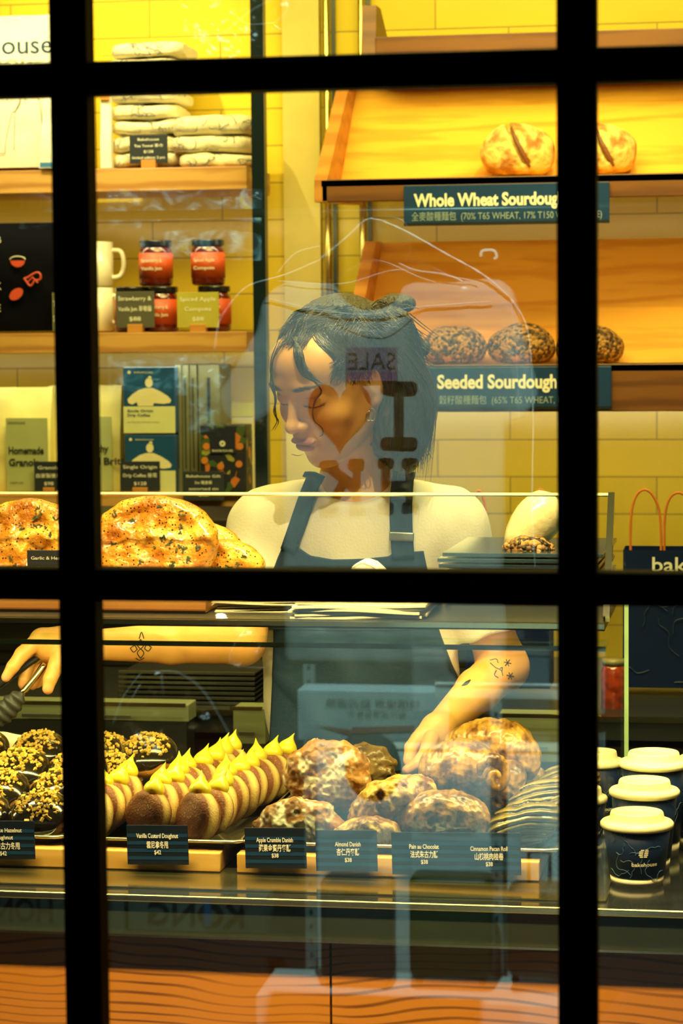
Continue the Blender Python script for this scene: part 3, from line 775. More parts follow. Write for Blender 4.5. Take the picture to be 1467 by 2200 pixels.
# gift box
c = P(480, 1064, 4.985); w = px_w(100, 5.03); h = px_w(152, 5.03)
t = thing('gift_box', 'dark floral gift box with orange fruit and a white star emblem', 'box', (c[0], c[1], ZS3))
m, nt, b = nodes('floral_print')
tc = nt.nodes.new('ShaderNodeTexCoord'); v = nt.nodes.new('ShaderNodeTexVoronoi'); v.inputs['Scale'].default_value = 62; lk(nt, tc, 'Object', v, 'Vector')
r = nt.nodes.new('ShaderNodeValToRGB'); r.color_ramp.interpolation = 'CONSTANT'; e = r.color_ramp.elements
e[0].position = 0; e[0].color = (.01, .012, .02, 1); e[1].position = .55; e[1].color = (.05, .09, .02, 1)
for p_, c_ in ((.72, (.55, .16, .02, 1)), (.86, (.30, .30, .05, 1)), (.93, (.02, .02, .03, 1))): x = e.new(p_); x.color = c_
s = nt.nodes.new('ShaderNodeSeparateColor'); lk(nt, v, 'Color', s, 0); lk(nt, s, 0, r, 'Fac'); lk(nt, r, 'Color', b, 'Base Color')
MB().box((0, .035, h/2), (w, .07, h)).build('box_body', m, t, bevel=.002)
MB().box((0, -.0015, h*.78), (w*.55, .003, h*.36)).build('navy_panel', mat('midnight', (.008, .012, .03), .5), t)
st = MB()
for k in range(6):
    a = math.pi*k/6; st.box((0, -.004, h*.74), (w*.13, .001, w*.018), rotm('Y', math.degrees(a)))
st.build('star_emblem', INK, t)
text('lettering', 'BAKEHOUSE', INK, t, (0, -.0035, h*.64), h*.03, width=w*.45)
orr = MB()
for (a, z) in ((-.36, .70), (.38, .70), (-.40, .5), (.35, .45), (-.05, .42)):
    orr.lathe([(0.0001, -.0005), (w*.07, 0.0), (0.0001, .0005)], 14, (0, 0, 0)) if False else orr.prism([(w*a+w*.075*math.cos(q), h*z+w*.075*math.sin(q)) for q in np.linspace(0, 2*math.pi, 15)[:-1]], -.002, 0)
orr.build('orange_fruit_print', mat('fruit_orange', (.62, .20, .03), .5), t)
c = P(500, 1064, 5.19); w = px_w(96, 5.14); h = px_w(1064-874, 5.14)
t = thing('carton', 'yellow topped pale carton behind the floral gift box', 'box', (c[0], c[1], ZS3))
MB().box((0, .02, h/2), (w, .04, h)).build('carton_body', mat('pale_straw', (.70, .64, .30), .6), t, bevel=.002)
MB().box((0, -.0005, h*.92), (w, .003, h*.16)).build('yellow_band', mat('lime_yellow', (.66, .58, .03), .5), t)

# ================================================================ right bread shelves
YL = 4.72
def bread_shelf(name_lab, x0, zl, hlip, zback_top, nb=True):
    t = thing('bread_shelf', name_lab, 'shelf', (x0, YL, zl))
    Wd = 1.05; ybk = 0.50; zt_ = zback_top-zl
    MB().box((Wd/2, 0.009, -hlip/2), (Wd, 0.018, hlip)).build('front_lip', wood('walnut_lip', (.20, .075, .016), (.12, .04, .01), grain=8), t, bevel=.002)
    MB().box((Wd/2, 0.13, -0.008), (Wd, 0.26, 0.012)).build('base_board', PLY, t)
    a = np.array([0.16, 0.0]); b_ = np.array([0.42, zt_])
    V = [(x, y, z) for x in (0.012, Wd) for (y, z) in ((a[0], a[1]), (b_[0], b_[1]), (b_[0]+.015, b_[1]), (a[0]+.015, a[1]))]
    MB().add(V, [(0, 1, 2, 3), (7, 6, 5, 4), (0, 4, 5, 1), (1, 5, 6, 2), (2, 6, 7, 3), (3, 7, 4, 0)]).build('back_board', PLY, t)
    out = [(0.0, 0.0), (0.34, zt_), (0.43, zt_), (0.45, -hlip*.6), (0.0, -hlip)]
    V = [(x, y, z) for x in (-0.014, 0.012) for (y, z) in out]
    F = [tuple(range(5)), tuple(range(9, 4, -1))]+[(i, i+5, (i+1) % 5+5, (i+1) % 5) for i in range(5)]
    MB().add(V, F).build('side_panel', wood('amber_side', (.62, .27, .05), (.45, .17, .03), grain=7), t, bevel=.001)
    return t
zA = float(P(1100, 378, YL)[2]); zB = float(P(1100, 783, YL)[2])
xA = float(P(690, 390, YL)[0])
bread_shelf('sloped plywood bread shelf with whole wheat loaves', xA, zA, px_w(48, YL), float(P(900, 150, 5.15)[2]))
bread_shelf('sloped plywood bread shelf with seeded loaves below the whole wheat one', float(P(762, 640, YL+.12)[0]), zB, px_w(100, YL), float(P(900, 520, 5.15)[2]))
t = thing('bread_shelf', 'highest wooden shelf with only its front rail and end bracket showing', 'shelf', (float(P(806, 100, 4.95)[0]), 4.95, float(P(1000, 72, 4.95)[2])))
MB().box((.5, .15, -.024), (1.0, .30, .045)).build('rail', wood('brown_rail', (.20, .075, .016), (.12, .04, .01), grain=8), t, bevel=.002)
V = [(x, y, z) for x in (-.03, 0) for (y, z) in ((0, -.047), (.02, .065), (.08, .065), (.30, -.047))]
MB().add(V, [(0, 1, 2, 3), (7, 6, 5, 4), (0, 4, 5, 1), (1, 5, 6, 2), (2, 6, 7, 3), (3, 7, 4, 0)]).build('bracket', MATS['brown_rail'], t)

SIGNB = mat('sign_navy', (0.008, 0.045, 0.15), 0.35, col2=(0.007, 0.04, 0.13))
def shelf_sign(px0, px1, py0, py1, title, sub, label, tx, tw, ty, sx_, sw, sy_, hcap, scap):
    c = P((px0+px1)/2, (py0+py1)/2, YL-.012); s = PX(c)
    w, h = (px1-px0)*s, (py1-py0)*s
    t = thing('shelf_sign', label, 'sign', (c[0], c[1], c[2]))
    MB().box((0, .004, 0), (w, .008, h)).build('board', SIGNB, t, bevel=.001)
    MB().box((0, .004, -h/2+.003), (w*1.0, .0095, .006)).build('black_rail', BLACK, t)
    cx = (px0+px1)/2
    text('lettering', title, INK, t, ((tx-cx)*s, -.0005, (ty)*s), hcap*s, width=tw*s, align='LEFT', bold=.035)
    text('small_lettering', sub, mat('blue_grey_ink', (.30, .40, .42), .6), t, ((sx_-cx)*s, -.0005, (sy_)*s), scap*s, width=sw*s, align='LEFT', bold=.0)
shelf_sign(865, 1308, 395, 482, 'Whole Wheat Sourdough', '全麥酸種麵包  (70% T65 WHEAT, 17% T150 WHEAT, RYE)', 'navy shelf sign reading Whole Wheat Sourdough', 887, 326, 7, 882, 410, -25, 27, 15)
shelf_sign(908, 1312, 788, 880, 'Seeded Sourdough $78', '穀籽酸種麵包  (65% T65 WHEAT, 14% T150)', 'navy shelf sign reading Seeded Sourdough', 938, 322, 10, 942, 330, -26, 29, 15)

# ---------------------------------------------------------------- loaves
WWC = mat('flour_crust', (.85, .60, .18), .75, col2=(.40, .17, .03), scale=28, bump=.6, bscale=60, lo=.40, hi=.60)
m, nt, b = nodes('seeded_crust')
tc = nt.nodes.new('ShaderNodeTexCoord'); v = nt.nodes.new('ShaderNodeTexVoronoi'); v.inputs['Scale'].default_value = 170; lk(nt, tc, 'Object', v, 'Vector')
r = nt.nodes.new('ShaderNodeValToRGB'); e = r.color_ramp.elements; s = nt.nodes.new('ShaderNodeSeparateColor'); lk(nt, v, 'Color', s, 0)
e[0].position = .3; e[0].color = (.035, .018, .006, 1); e[1].position = .75; e[1].color = (.42, .22, .05, 1)
lk(nt, s, 0, r, 'Fac'); lk(nt, r, 'Color', b, 'Base Color'); bp = nt.nodes.new('ShaderNodeBump'); bp.inputs['Distance'].default_value = .004; bp.invert = True
lk(nt, v, 'Distance', bp, 'Height'); lk(nt, bp, 'Normal', b, 'Normal'); b.inputs['Roughness'].default_value = .6
SEEDC = m
DKC = mat('dark_crust', (.20, .07, .015), .6, col2=(.10, .035, .01), bump=.4)
def loaf(px0, px1, pyt, pyb, Y, m, label, group, seed, ear=True):
    c = P((px0+px1)/2, pyb, Y); w = px_w(px1-px0, Y)/2; h = px_w(pyb-pyt, Y)
    t = thing('bread_loaf', label, 'bread', (c[0], c[1], c[2]), 0, group)
    def f(p):
        d = ell(p, (0, 0, h*.40), (w, w*.85, h*.60))
        d = smax(d, -(p[:, 2]-0.0005), .012)
        if ear:
            q = p.copy(); q[:, 0] += p[:, 2]*.5
            g = np.abs(q[:, 0]-w*.42)-.006; g = np.maximum(g, -(p[:, 1]*0+p[:, 2]-h*.2))
            d = smax(d, -np.maximum(g, -(d+.012)), .006)
        return d+vnoise(p, 34, seed)*.0028+vnoise(p, 90, seed+2)*.0010
    sdf_obj('crust', f, (-w*1.15, -w, -.01), (w*1.15, w, h*1.15), .0038, m, t)
    if ear:
        MB().tube(smooth_path([(w*.42-z*.5+.004, -math.sqrt(max(0, 1-((z-h*.4)/(h*.6))**2))*w*.78, z) for z in np.linspace(h*.12, h*.88, 7)], 4), [.002+.004*math.sin(math.pi*i/24) for i in range(25)], 8).build('scored_ear', DKC, t, smooth=True)
    return t
loaf(1034, 1190, 268, 377, 4.86, WWC, 'floury whole wheat loaf with a deep score beside the window bar', 'whole wheat loaves', 3)
loaf(1215, 1366, 268, 374, 4.86, MATS['flour_crust'], 'whole wheat loaf half behind the window bar on the upper bread shelf', 'whole wheat loaves', 4)
for k, (a, b_, lab) in enumerate(((905, 1046, 'seeded loaf beside the hair of the woman'), (1050, 1192, 'seeded loaf standing second on the lower bread shelf'), (1196, 1338, 'seeded loaf half behind the window bar, last on its shelf'))):
    loaf(a, b_, 697+(3, 0, 3)[k], 781, 4.84, SEEDC, lab, 'seeded loaves', 8+k, False)

# ================================================================ things on the back counter
def carrier(px0, px1, pyt, pyb, Y, label, lettering=None, handles=((-.1, .45),), lines=True, rz=0.0):
    c = P((px0+px1)/2, pyb, Y); s = PX(c); w = (px1-px0)*s; h = (pyb-pyt)*s
    t = thing('paper_carrier_bag', label, 'bag', (c[0], c[1], c[2]), rz, 'navy paper carrier bags on the back counter')
    NB = mat('navy_bag_paper', (.004, .014, .065), .6, spec=.15, bump=.15, bscale=18)
    d = .10
    bag = MB(); q = [(-w/2, 0), (w/2, 0), (w/2, d), (-w/2, d)]
    V = [(x, y, 0) for x, y in q]+[(x*.99, y*.9+.005, h) for x, y in q]
    bag.add(V, [(0, 1, 5, 4), (1, 2, 6, 5), (2, 3, 7, 6), (3, 0, 4, 7), (3, 2, 1, 0)])
    bag.build('bag_body', NB, t, solid=.0012)
    for (hx, hw, hh, yy) in handles:
        MB().tube(smooth_path([(hx*w-hw*w/2, yy*d, h*.86), (hx*w-hw*w/2*.98, yy*d, h+hh*.55), (hx*w-hw*w*.28, yy*d, h+hh*.95), (hx*w+hw*w*.1, yy*d, h+hh), (hx*w+hw*w*.42, yy*d, h+hh*.72), (hx*w+hw*w/2, yy*d, h+hh*.3), (hx*w+hw*w/2, yy*d, h*.86)], 5), .0024, 6).build('handle', mat('orange_cord', (.75, .20, .03), .6), t, smooth=True)
    if lettering:
        text('lettering', lettering[0], INK, t, (lettering[1]*s, -.002, h-lettering[2]*s), lettering[3]*s, width=lettering[4]*s, align='LEFT', bold=.012)
    if lines:
        rr = random.Random(int(px0)); L = MB()
        for _ in range(14):
            x, z = rr.uniform(-w*.4, w*.4), rr.uniform(h*.08, h*.72); a = rr.uniform(0, 6); pts = []
            for k in range(8):
                a += rr.uniform(-1, 1); x = max(-w*.46, min(w*.46, x+math.cos(a)*.012)); z = max(.01, min(h*.8, z+math.sin(a)*.012)); pts.append((x, -.0015, z))
            L.tube(smooth_path(pts, 3), .0007, 4)
        L.build('line_print', mat('blue_line_ink', (.015, .05, .10), .6), t)
    return t
carrier(1338, 1560, 1182, 1478, 4.30, 'navy carrier bag with orange cord handles and cream lettering', ('bakehouse', -48, 30, 33, 222), ((-.28, .29, .105, .1), (.03, .29, .095, .9)))
carrier(1000, 1180, 1178, 1478, 4.24, 'navy carrier bag with orange handle tips behind the wrapped bread', None, ((-.33, .16, .10, .1), (.38, .22, .10, .5)), False)
def jar_big(px, py0, py1, wpx, Y):
    c = P(px, py1, Y); s = PX(c)
    t = thing('preserve_jar', 'tall glass jar of red preserve behind the end of the case', 'jar', (c[0], c[1], c[2])); r = wpx*s/2; h = (py1-py0)*s
    MB().lathe([(r*.8, 0), (r, h*.08), (r, h*.78), (r*.85, h*.9)], 32).build('jar_body', mat('chili_red', (.50, .06, .012), .1, col2=(.20, .02, .006), scale=60, coat=1), t, smooth=True)
    MB().lathe([(r*.9, h*.89), (r*.92, h), (.001, h)], 32).build('lid', mat('olive_lid', (.25, .22, .08), .4), t, smooth=True)
jar_big(1318, 1415, 1532, 54, 4.15)
# pale steel drawer units behind, seen under the arm
def unit(px0, px1, py0, py1, Y, label):
    a = P(px0, py0, Y); b_ = P(px1, py1, Y); w = b_[0]-a[0]; h = a[2]-b_[2]
    t = thing('drawer_unit', label, 'drawer unit', ((a[0]+b_[0])/2, Y, b_[2]-.5))
    MB().box((0, .03, .5+h/2), (w, .06, h)).build('drawer_front', mat('pale_green_steel', (.30, .34, .18), .35, .2), t, bevel=.002)
    MB().box((0, -.022, .5+h+.002), (w, .006, .006)).build('bright_lip', MATS['polished_brass_steel'], t)
    MB().box((0, .03, .25), (w*.98, .06, .5)).build('carcass', DSTEEL, t)
    MB().box((0, -.021, .5+h*.35), (w*.5, .006, .006)).build('handle', STEEL, t)
unit(-60, 405, 1506, 1552, 3.96, 'pale steel drawer unit under the bare forearm')
unit(500, 570, 1520, 1600, 3.97, 'narrow pale steel drawer unit behind the apron')
unit(1070, 1215, 1535, 1640, 3.97, 'pale steel drawer unit beyond the elbow')
# stack of dark wire trays
zt0 = zb+.0005
for k in range(7):
    q = P(400, 1500-k*13, 4.10)
    t = thing('oven_tray', 'black ridged oven tray, number %s counted upward in the stack behind the forearm' % ('one', 'two', 'three', 'four', 'five', 'six', 'seven')[k], 'tray', (q[0], q[1], zt0+.0088*k), 0, 'black oven trays stacked behind the case')
    TR = mat('black_tray_metal', (.035, .036, .03), .35, .6)
    MB().box((0, .10, .001), (.24, .20, .002)).build('tray_base', TR, t)
    MB().box((0, 0, .003), (.245, .004, .0055)).build('rolled_rim', mat('worn_rim', (.16, .16, .12), .3, .9), t, bevel=.001)
# ================================================================ trays, risers, cards in the case
TRAYM = mat('pale_tray_metal', (.72, .68, .48), .22, .9, bump=.03)
def riser(px0, px1, label):
    a = P(px0, 1905, 3.0); b_ = P(px1, 1905, 3.0)
    t = thing('wooden_riser', label, 'riser', ((a[0]+b_[0])/2, 3.0, CT+.003))
    MB().box((0, .22, .0125), (b_[0]-a[0], .44, .025)).build('riser_block', wood('golden_riser', (.66, .42, .10), (.50, .29, .05), grain=6, dist=6), t, bevel=.0015)
    return t
riser(-420, 473, 'long golden wooden riser block under the doughnut trays')
riser(509, 1158, 'golden wooden riser block under the danish tray')
ZT = CT+.028+.001
def tray(px0, px1, label, y0=3.015, y1=3.44):
    a = P(px0, 1860, y0); b_ = P(px1, 1860, y0); w = b_[0]-a[0]; d = y1-y0; hx = w/2; rimh = .012
    t = thing('baking_tray', label, 'tray', ((a[0]+b_[0])/2, (y0+y1)/2, ZT))
    def rr(ix, iy, z, r=.02, n=6):
        out = []
        for cx, cy, a0 in ((1, 1, 0), (-1, 1, 90), (-1, -1, 180), (1, -1, 270)):
            for k in range(n+1):
                q = R(a0+90*k/n); out.append((cx*(ix-r)+r*math.cos(q), cy*(iy-r)+r*math.sin(q), z))
        return out
    rings = [rr(hx-.018, d/2-.018, 0), rr(hx-.014, d/2-.014, .001), rr(hx-.006, d/2-.006, rimh), rr(hx+.002, d/2+.002, rimh), rr(hx+.002, d/2+.002, rimh-.003), rr(hx-.004, d/2-.004, rimh-.003), rr(hx-.012, d/2-.012, -.0005), rr(hx-.018, d/2-.018, -.001)]
    n = len(rings[0]); V = sum(rings, []); F = [tuple(range(n))]+[(i*n+k, i*n+(k+1) % n, (i+1)*n+(k+1) % n, (i+1)*n+k) for i in range(len(rings)-1) for k in range(n)]
    MB().add(V, F).build('tray_sheet', TRAYM, t, smooth=True)
    MB().tube([(x, y, rimh-.001) for x, y, z in rr(hx+.001, d/2+.001, 0)]+[rr(hx+.001, d/2+.001, rimh-.001)[0]], .0022, 6, cap=False).build('rolled_rim', TRAYM, t, smooth=True)
    return t, (a[0], b_[0])
tray(-330, 140, 'pale metal tray of chocolate hazelnut doughnuts')
tray(172, 526, 'pale metal tray of vanilla custard doughnuts')
tray(516, 1205, 'pale metal tray of danishes and rolls')
ZP = ZT+.0015

# ---------------------------------------------------------------- custard doughnuts
m, nt, b = nodes('sugared_dough')
tc = nt.nodes.new('ShaderNodeTexCoord'); n = nt.nodes.new('ShaderNodeTexNoise'); n.inputs['Scale'].default_value = 420; n.inputs['Detail'].default_value = 2
n2 = nt.nodes.new('ShaderNodeTexNoise'); n2.inputs['Scale'].default_value = 30; lk(nt, tc, 'Object', n, 'Vector'); lk(nt, tc, 'Object', n2, 'Vector')
at = nt.nodes.new('ShaderNodeAttribute'); at.attribute_name = 'Col'
r = nt.nodes.new('ShaderNodeValToRGB'); e = r.color_ramp.elements; e[0].position = .60; e[0].color = (0, 0, 0, 1); e[1].position = .72; e[1].color = (1, 1, 1, 1)
lk(nt, n, 'Fac', r, 'Fac'); mx = nt.nodes.new('ShaderNodeMix'); mx.data_type = 'RGBA'; lk(nt, r, 'Color', mx, 0)
mu = nt.nodes.new('ShaderNodeMath'); mu.operation = 'MULTIPLY'; mu.inputs[1].default_value = .38; lk(nt, r, 'Color', mu, 0); lk(nt, mu, 0, mx, 0)
lk(nt, at, 'Color', mx, 6); mx.inputs[7].default_value = (.80, .62, .30, 1); lk(nt, mx, 2, b, 'Base Color')
bp = nt.nodes.new('ShaderNodeBump'); bp.inputs['Distance'].default_value = .0012; bp.inputs['Strength'].default_value = .7; lk(nt, n, 'Fac', bp, 'Height'); lk(nt, bp, 'Normal', b, 'Normal'); b.inputs['Roughness'].default_value = .55
SUGAR = m
CUST = mat('vanilla_custard', (.93, .76, .04), .32, sss=.3, coat=.25)
rd, td = .0335, .0190                                 # doughnut radius and half thickness
def dough_f(seed):
    def f(p):
        a = np.stack([np.hypot(p[:, 0], p[:, 2])-(rd-.0125), np.abs(p[:, 1])-(td*.86-.0125)], 1)
        d = np.linalg.norm(np.maximum(a, 0), axis=1)+np.minimum(a.max(1), 0)-.0125
        d = smin(d, ell(p, (0, 0, 0), (rd*.8, td*1.02, rd*.8)), .008)
        return d+vnoise(p, 60, seed)*.0010
    return f
def dough_c(V):
    y = np.abs(V[:, 1])/td; rr = np.hypot(V[:, 0], V[:, 2])/rd
    band = np.clip(1-np.abs(V[:, 1]/td)/.42, 0, 1)**.5*(rr > .70)
    brown = np.array([.17, .045, .007]); gold = np.array([.95, .66, .20])
    b2 = np.array([.30, .095, .014])
    base = brown*(1-np.clip((rr-.3), 0, 1))[:, None]+b2*np.clip((rr-.3), 0, 1)[:, None]
    return base*(1-band[:, None])+gold*band[:, None]
def make_doughnut(seed, label, group):
    t = thing('custard_doughnut', label, 'doughnut', (0, 0, 0), 0, group)
    sdf_obj('dough', dough_f(seed), (-.045, -.027, -.045), (.045, .027, .045), .0015, SUGAR, t, colf=dough_c)
    prof = []
    pk = [(0.0001, -.004), (.0115, -.004), (.0150, .001), (.0150, .006), (.0125, .0115), (.0085, .0165), (.0045, .0215), (.0022, .0262), (.0010, .0300), (.0001, .0325)]
    c = MB().lathe([tuple(q) for q in smooth_path([np.array((a, z, 0)) for a, z in pk], 3)] and [(float(q[0]), float(q[1])) for q in smooth_path([np.array((a, z, 0)) for a, z in pk], 3)], 24)
    v = np.array(c.v); k = np.clip((v[:, 2]-.012)/.02, 0, 1)**2; rr = random.Random(seed); v[:, 0] += k*rr.uniform(-.004, .004); v[:, 1] += k*rr.uniform(-.003, .003); c.v = [tuple(q) for q in v]
    c.build('custard_peak', CUST, t, smooth=True, loc=(0, 0, rd-.002)).scale = (.95, .95, .88)
    return t
protos = [make_doughnut(k, 'x', 'vanilla custard doughnuts standing in rows on their tray') for k in range(3)]
colw = ['first column, beside the window bar', 'middle column', 'column beside the danishes']
ords = ['front', 'second', 'third', 'fourth', 'fifth', 'sixth', 'seventh', 'eighth', 'rear']
rr_ = random.Random(3)
ci = 0
xf = [float(P(p_, 1800, 3.05)[0]) for p_ in (200, 308, 420)]
for c_ in range(3):
    for k in range(4 if c_ == 0 else 9):
        y = 3.052+.0425*k+(0, .012, 0)[c_]; x = xf[c_]+rr_.uniform(-.005, .005)+(.001, .0045, .0058)[c_]*k
        z = ZP+rd*.99
        rot = (R(-13+rr_.uniform(-6, 6)), R(rr_.uniform(-16, 16)), R(-31+rr_.uniform(-9, 9)))
        lab = 'vanilla custard doughnut with a piped peak, %s of the %s' % (ords[k], colw[c_])
        src = protos[ci % 3]
        if ci < 3: o = src; o.location = (x, y, z); o.rotation_euler = rot; o['label'] = lab
        else: dup(src, (x, y, z), rot, lab, scale=rr_.uniform(.96, 1.04))
        ci += 1

# ---------------------------------------------------------------- chocolate hazelnut doughnuts
CHOC = mat('chocolate_glaze', (.018, .014, .008), .12, coat=.8)
NUT = mat('chopped_nut', (.86, .60, .10), .6, col2=(.62, .36, .05), scale=200)
rh = .041
def make_choc(seed):
    t = thing('chocolate_doughnut', 'x', 'doughnut', (0, 0, 0), 0, 'chocolate hazelnut doughnuts on their tray')
    def f(p): return ell(p, (0, 0, 0), (rh, rh, .0235))+vnoise(p, 50, seed)*.0009
    def g(p):
        d = ell(p, (0, 0, .001), (rh+.0012, rh+.0012, .0250))
        a = np.arctan2(p[:, 1], p[:, 0])
        cut = p[:, 2]-(.002+.004*np.sin(3*a+seed)+.002*np.sin(7*a))
        return smax(d, -cut, .004)
    sdf_obj('dough', f, (-.05, -.05, -.03), (.05, .05, .03), .0018, SUGAR, t, colf=lambda V: np.tile([.62, .26, .045], (len(V), 1))*np.where(np.abs(V[:, 2]) < .006, 1.25, .8)[:, None])
    sdf_obj('chocolate_glaze', g, (-.05, -.05, -.03), (.05, .05, .03), .0016, CHOC, t)
    r_ = random.Random(seed); mb = MB()
    for _ in range(95):
        a = r_.uniform(0, 6.283); q = rh*.80*math.sqrt(r_.random()); x, y = q*math.cos(a)*1.0, q*math.sin(a)*.9
        z = .0255*math.sqrt(max(0, 1-(x*x+y*y)/(rh*rh)))+.0012
        s_ = r_.uniform(.0024, .0046)
        Rm = np.array(Matrix.Rotation(r_.uniform(0, 6), 3, Vector((r_.uniform(-1, 1), r_.uniform(-1, 1), r_.uniform(.1, 1))).normalized()))
        mb.box((x, y, z), (s_*1.5, s_*1.1, s_*.8), Rm)
    o = mb.build('chopped_hazelnuts', NUT, t, smooth=False); o['kind'] = 'stuff'
    return t
cps = [make_choc(60+k) for k in range(2)]
ci = 0
spots = []
for k in range(4):
    for c_ in range(3):
        spots.append((float(P((-175, -45, 85)[c_], 1790, 3.06)[0])+.012*k*0, 3.065+.092*k, ZP+.026+.012*k, k, c_))
spots += [(float(P(232, 1630, 3.30)[0]), 3.30, ZP+.040, 4, 0), (float(P(316, 1630, 3.39)[0]), 3.40, ZP+.050, 4, 1), (float(P(222, 1630, 3.39)[0]), 3.41, ZP+.046, 4, 2)]
for (x, y, z, k, c_) in spots:
    lab = ('hazelnut topped chocolate doughnut, %s row, %s' % (ords[k], ('outermost from the custard ones', 'middle of its row', 'touching the window bar')[c_])) if k < 4 else 'hazelnut topped chocolate doughnut resting behind the custard doughnuts, %s' % ('lower one by the window bar', 'nearest a custard peak', 'farthest back by the window bar')[c_]
    rot = (R(26+rr_.uniform(-5, 8)), R(rr_.uniform(-10, 14)), R(rr_.uniform(0, 360))); rot = (R(30+rr_.uniform(-4, 6)), R(rr_.uniform(-8, 8)), R(rr_.uniform(-15, 15)))
    if ci < 2: o = cps[ci]; o.location = (x, y, z); o.rotation_euler = rot; o['label'] = lab
    else: dup(cps[ci % 2], (x, y, z), rot, lab, scale=rr_.uniform(.95, 1.06))
    ci += 1

# ---------------------------------------------------------------- laminated pastry materials
def pastry(name, light, dark, layers=0.0, lscale=90, lo=.35, hi=.65, rough=.32, bump=.9, coat=.35, dust=0.0, nscale=24):
    m, nt, b = nodes(name)
    tc = nt.nodes.new('ShaderNodeTexCoord'); n = nt.nodes.new('ShaderNodeTexNoise'); n.inputs['Scale'].default_value = nscale; n.inputs['Detail'].default_value = 7
    lk(nt, tc, 'Object', n, 'Vector')
    w = nt.nodes.new('ShaderNodeTexWave'); w.bands_direction = 'X'; w.inputs['Scale'].default_value = lscale; w.inputs['Distortion'].default_value = 5; w.inputs['Detail'].default_value = 2; w.inputs['Detail Scale'].default_value = .5
    lk(nt, tc, 'Object', w, 'Vector')
    mx = nt.nodes.new('ShaderNodeMix'); mx.data_type = 'FLOAT'; mx.inputs['Factor'].default_value = layers; lk(nt, n, 'Fac', mx, 2); lk(nt, w, 'Fac', mx, 3)
    r = nt.nodes.new('ShaderNodeValToRGB'); e = r.color_ramp.elements; e[0].position = lo; e[1].position = hi; e[0].color = (*dark, 1); e[1].color = (*light, 1)
    lk(nt, mx, 0, r, 'Fac'); b.inputs['Roughness'].default_value = rough; b.inputs['Coat Weight'].default_value = coat; b.inputs['Coat Roughness'].default_value = .2
    last = r
    if dust:
        at = nt.nodes.new('ShaderNodeAttribute'); at.attribute_name = 'Col'
        m2 = nt.nodes.new('ShaderNodeMix'); m2.data_type = 'RGBA'; lk(nt, at, 'Fac', m2, 0); lk(nt, r, 'Color', m2, 6); m2.inputs[7].default_value = (.90, .84, .62, 1)
        nt.links.new(m2.outputs[2], b.inputs['Base Color'])
    else: lk(nt, r, 'Color', b, 'Base Color')
    v = nt.nodes.new('ShaderNodeTexVoronoi'); v.inputs['Scale'].default_value = 130; lk(nt, tc, 'Object', v, 'Vector')
    ad = nt.nodes.new('ShaderNodeMath'); ad.operation = 'MULTIPLY_ADD'; ad.inputs[1].default_value = .35; lk(nt, v, 'Distance', ad, 0); lk(nt, mx, 0, ad, 2)
    bp = nt.nodes.new('ShaderNodeBump'); bp.inputs['Strength'].default_value = bump; bp.inputs['Distance'].default_value = .004; lk(nt, ad, 0, bp, 'Height'); lk(nt, bp, 'Normal', b, 'Normal')
    return m
CRUMB = pastry('crumble_crust', (.52, .24, .04), (.13, .045, .008), dust=1, coat=.1, rough=.55)
DARKB = pastry('deep_baked_crust', (.30, .18, .03), (.05, .028, .006), coat=.3)
ALM = pastry('almond_crust', (.78, .48, .10), (.24, .08, .012), nscale=60, lo=.42, hi=.58, rough=.45)
PAIN = pastry('pain_crust', (.74, .38, .05), (.12, .038, .005), layers=.03, lscale=45, rough=.28, coat=.6, bump=.9, lo=.38, hi=.64, nscale=42)
CINN = pastry('cinnamon_layers', (.62, .46, .12), (.09, .045, .012), layers=.06, lscale=40, rough=.26, coat=.7, bump=.5)

def at_px(px, py, Y): return P(px, py, Y)
def crumble(px0, px1, py0, py1, Y, label, seed, m=CRUMB, dust=.9, th=.6, name='apple_crumble_danish', group='apple crumble danishes', dcen=(0, -.3)):
    c = P((px0+px1)/2, (py0+py1)/2, Y); s = PX(c); rx, rz = (px1-px0)*s/2, (py1-py0)*s/2
    t = thing(name, label, 'danish', c, 0, group)
    ry = rx*th
    def f(p):
        d = ell(p, (0, 0, 0), (rx, ry, rz))
        a = np.arctan2(p[:, 2]/rz, p[:, 0]/rx); rad = np.hypot(p[:, 2]/rz, p[:, 0]/rx)
        d = d+.0022*np.sin(9*a+6*rad+seed)*np.clip(rad-.35, 0, 1)
        return d+vnoise(p, 70, seed)*.0028+vnoise(p, 190, seed+5)*.0016+vnoise(p, 380, seed+8)*.0007
    def colf(V):
        n_ = vnoise(V, 75, seed+9)*.6+vnoise(V, 200, seed+4)*.5
        q = 1-np.hypot(V[:, 0]/rx-dcen[0]*.5, V[:, 2]/rz-dcen[1]*.5)*1.15
        k = np.clip(q*1.4+n_*2.2-.25, 0, 1)*dust*(V[:, 1] < ry*.3)
        return np.repeat(k[:, None], 3, 1)
    sdf_obj('baked_dough', f, (-rx*1.12, -ry*1.15, -rz*1.12), (rx*1.12, ry*1.15, rz*1.12), .0018, m, t, colf=colf)
    return t
crumble(606, 800, 1586, 1752, 3.16, 'large round sugared crumble danish propped on top of the others', 1, th=.42)
crumble(722, 852, 1598, 1700, 3.27, 'dark baked danish half hidden behind the large round one', 2, m=DARKB, dust=.0, th=.5)
crumble(546, 742, 1714, 1850, 3.085, 'pale sugared crumble danish behind its own price card', 3, dust=1.0, th=.5, dcen=(0, .3))
crumble(800, 868, 1655, 1715, 3.32, 'small crumbly pastry wedged behind the almond danish', 6, m=ALM, dust=.0)

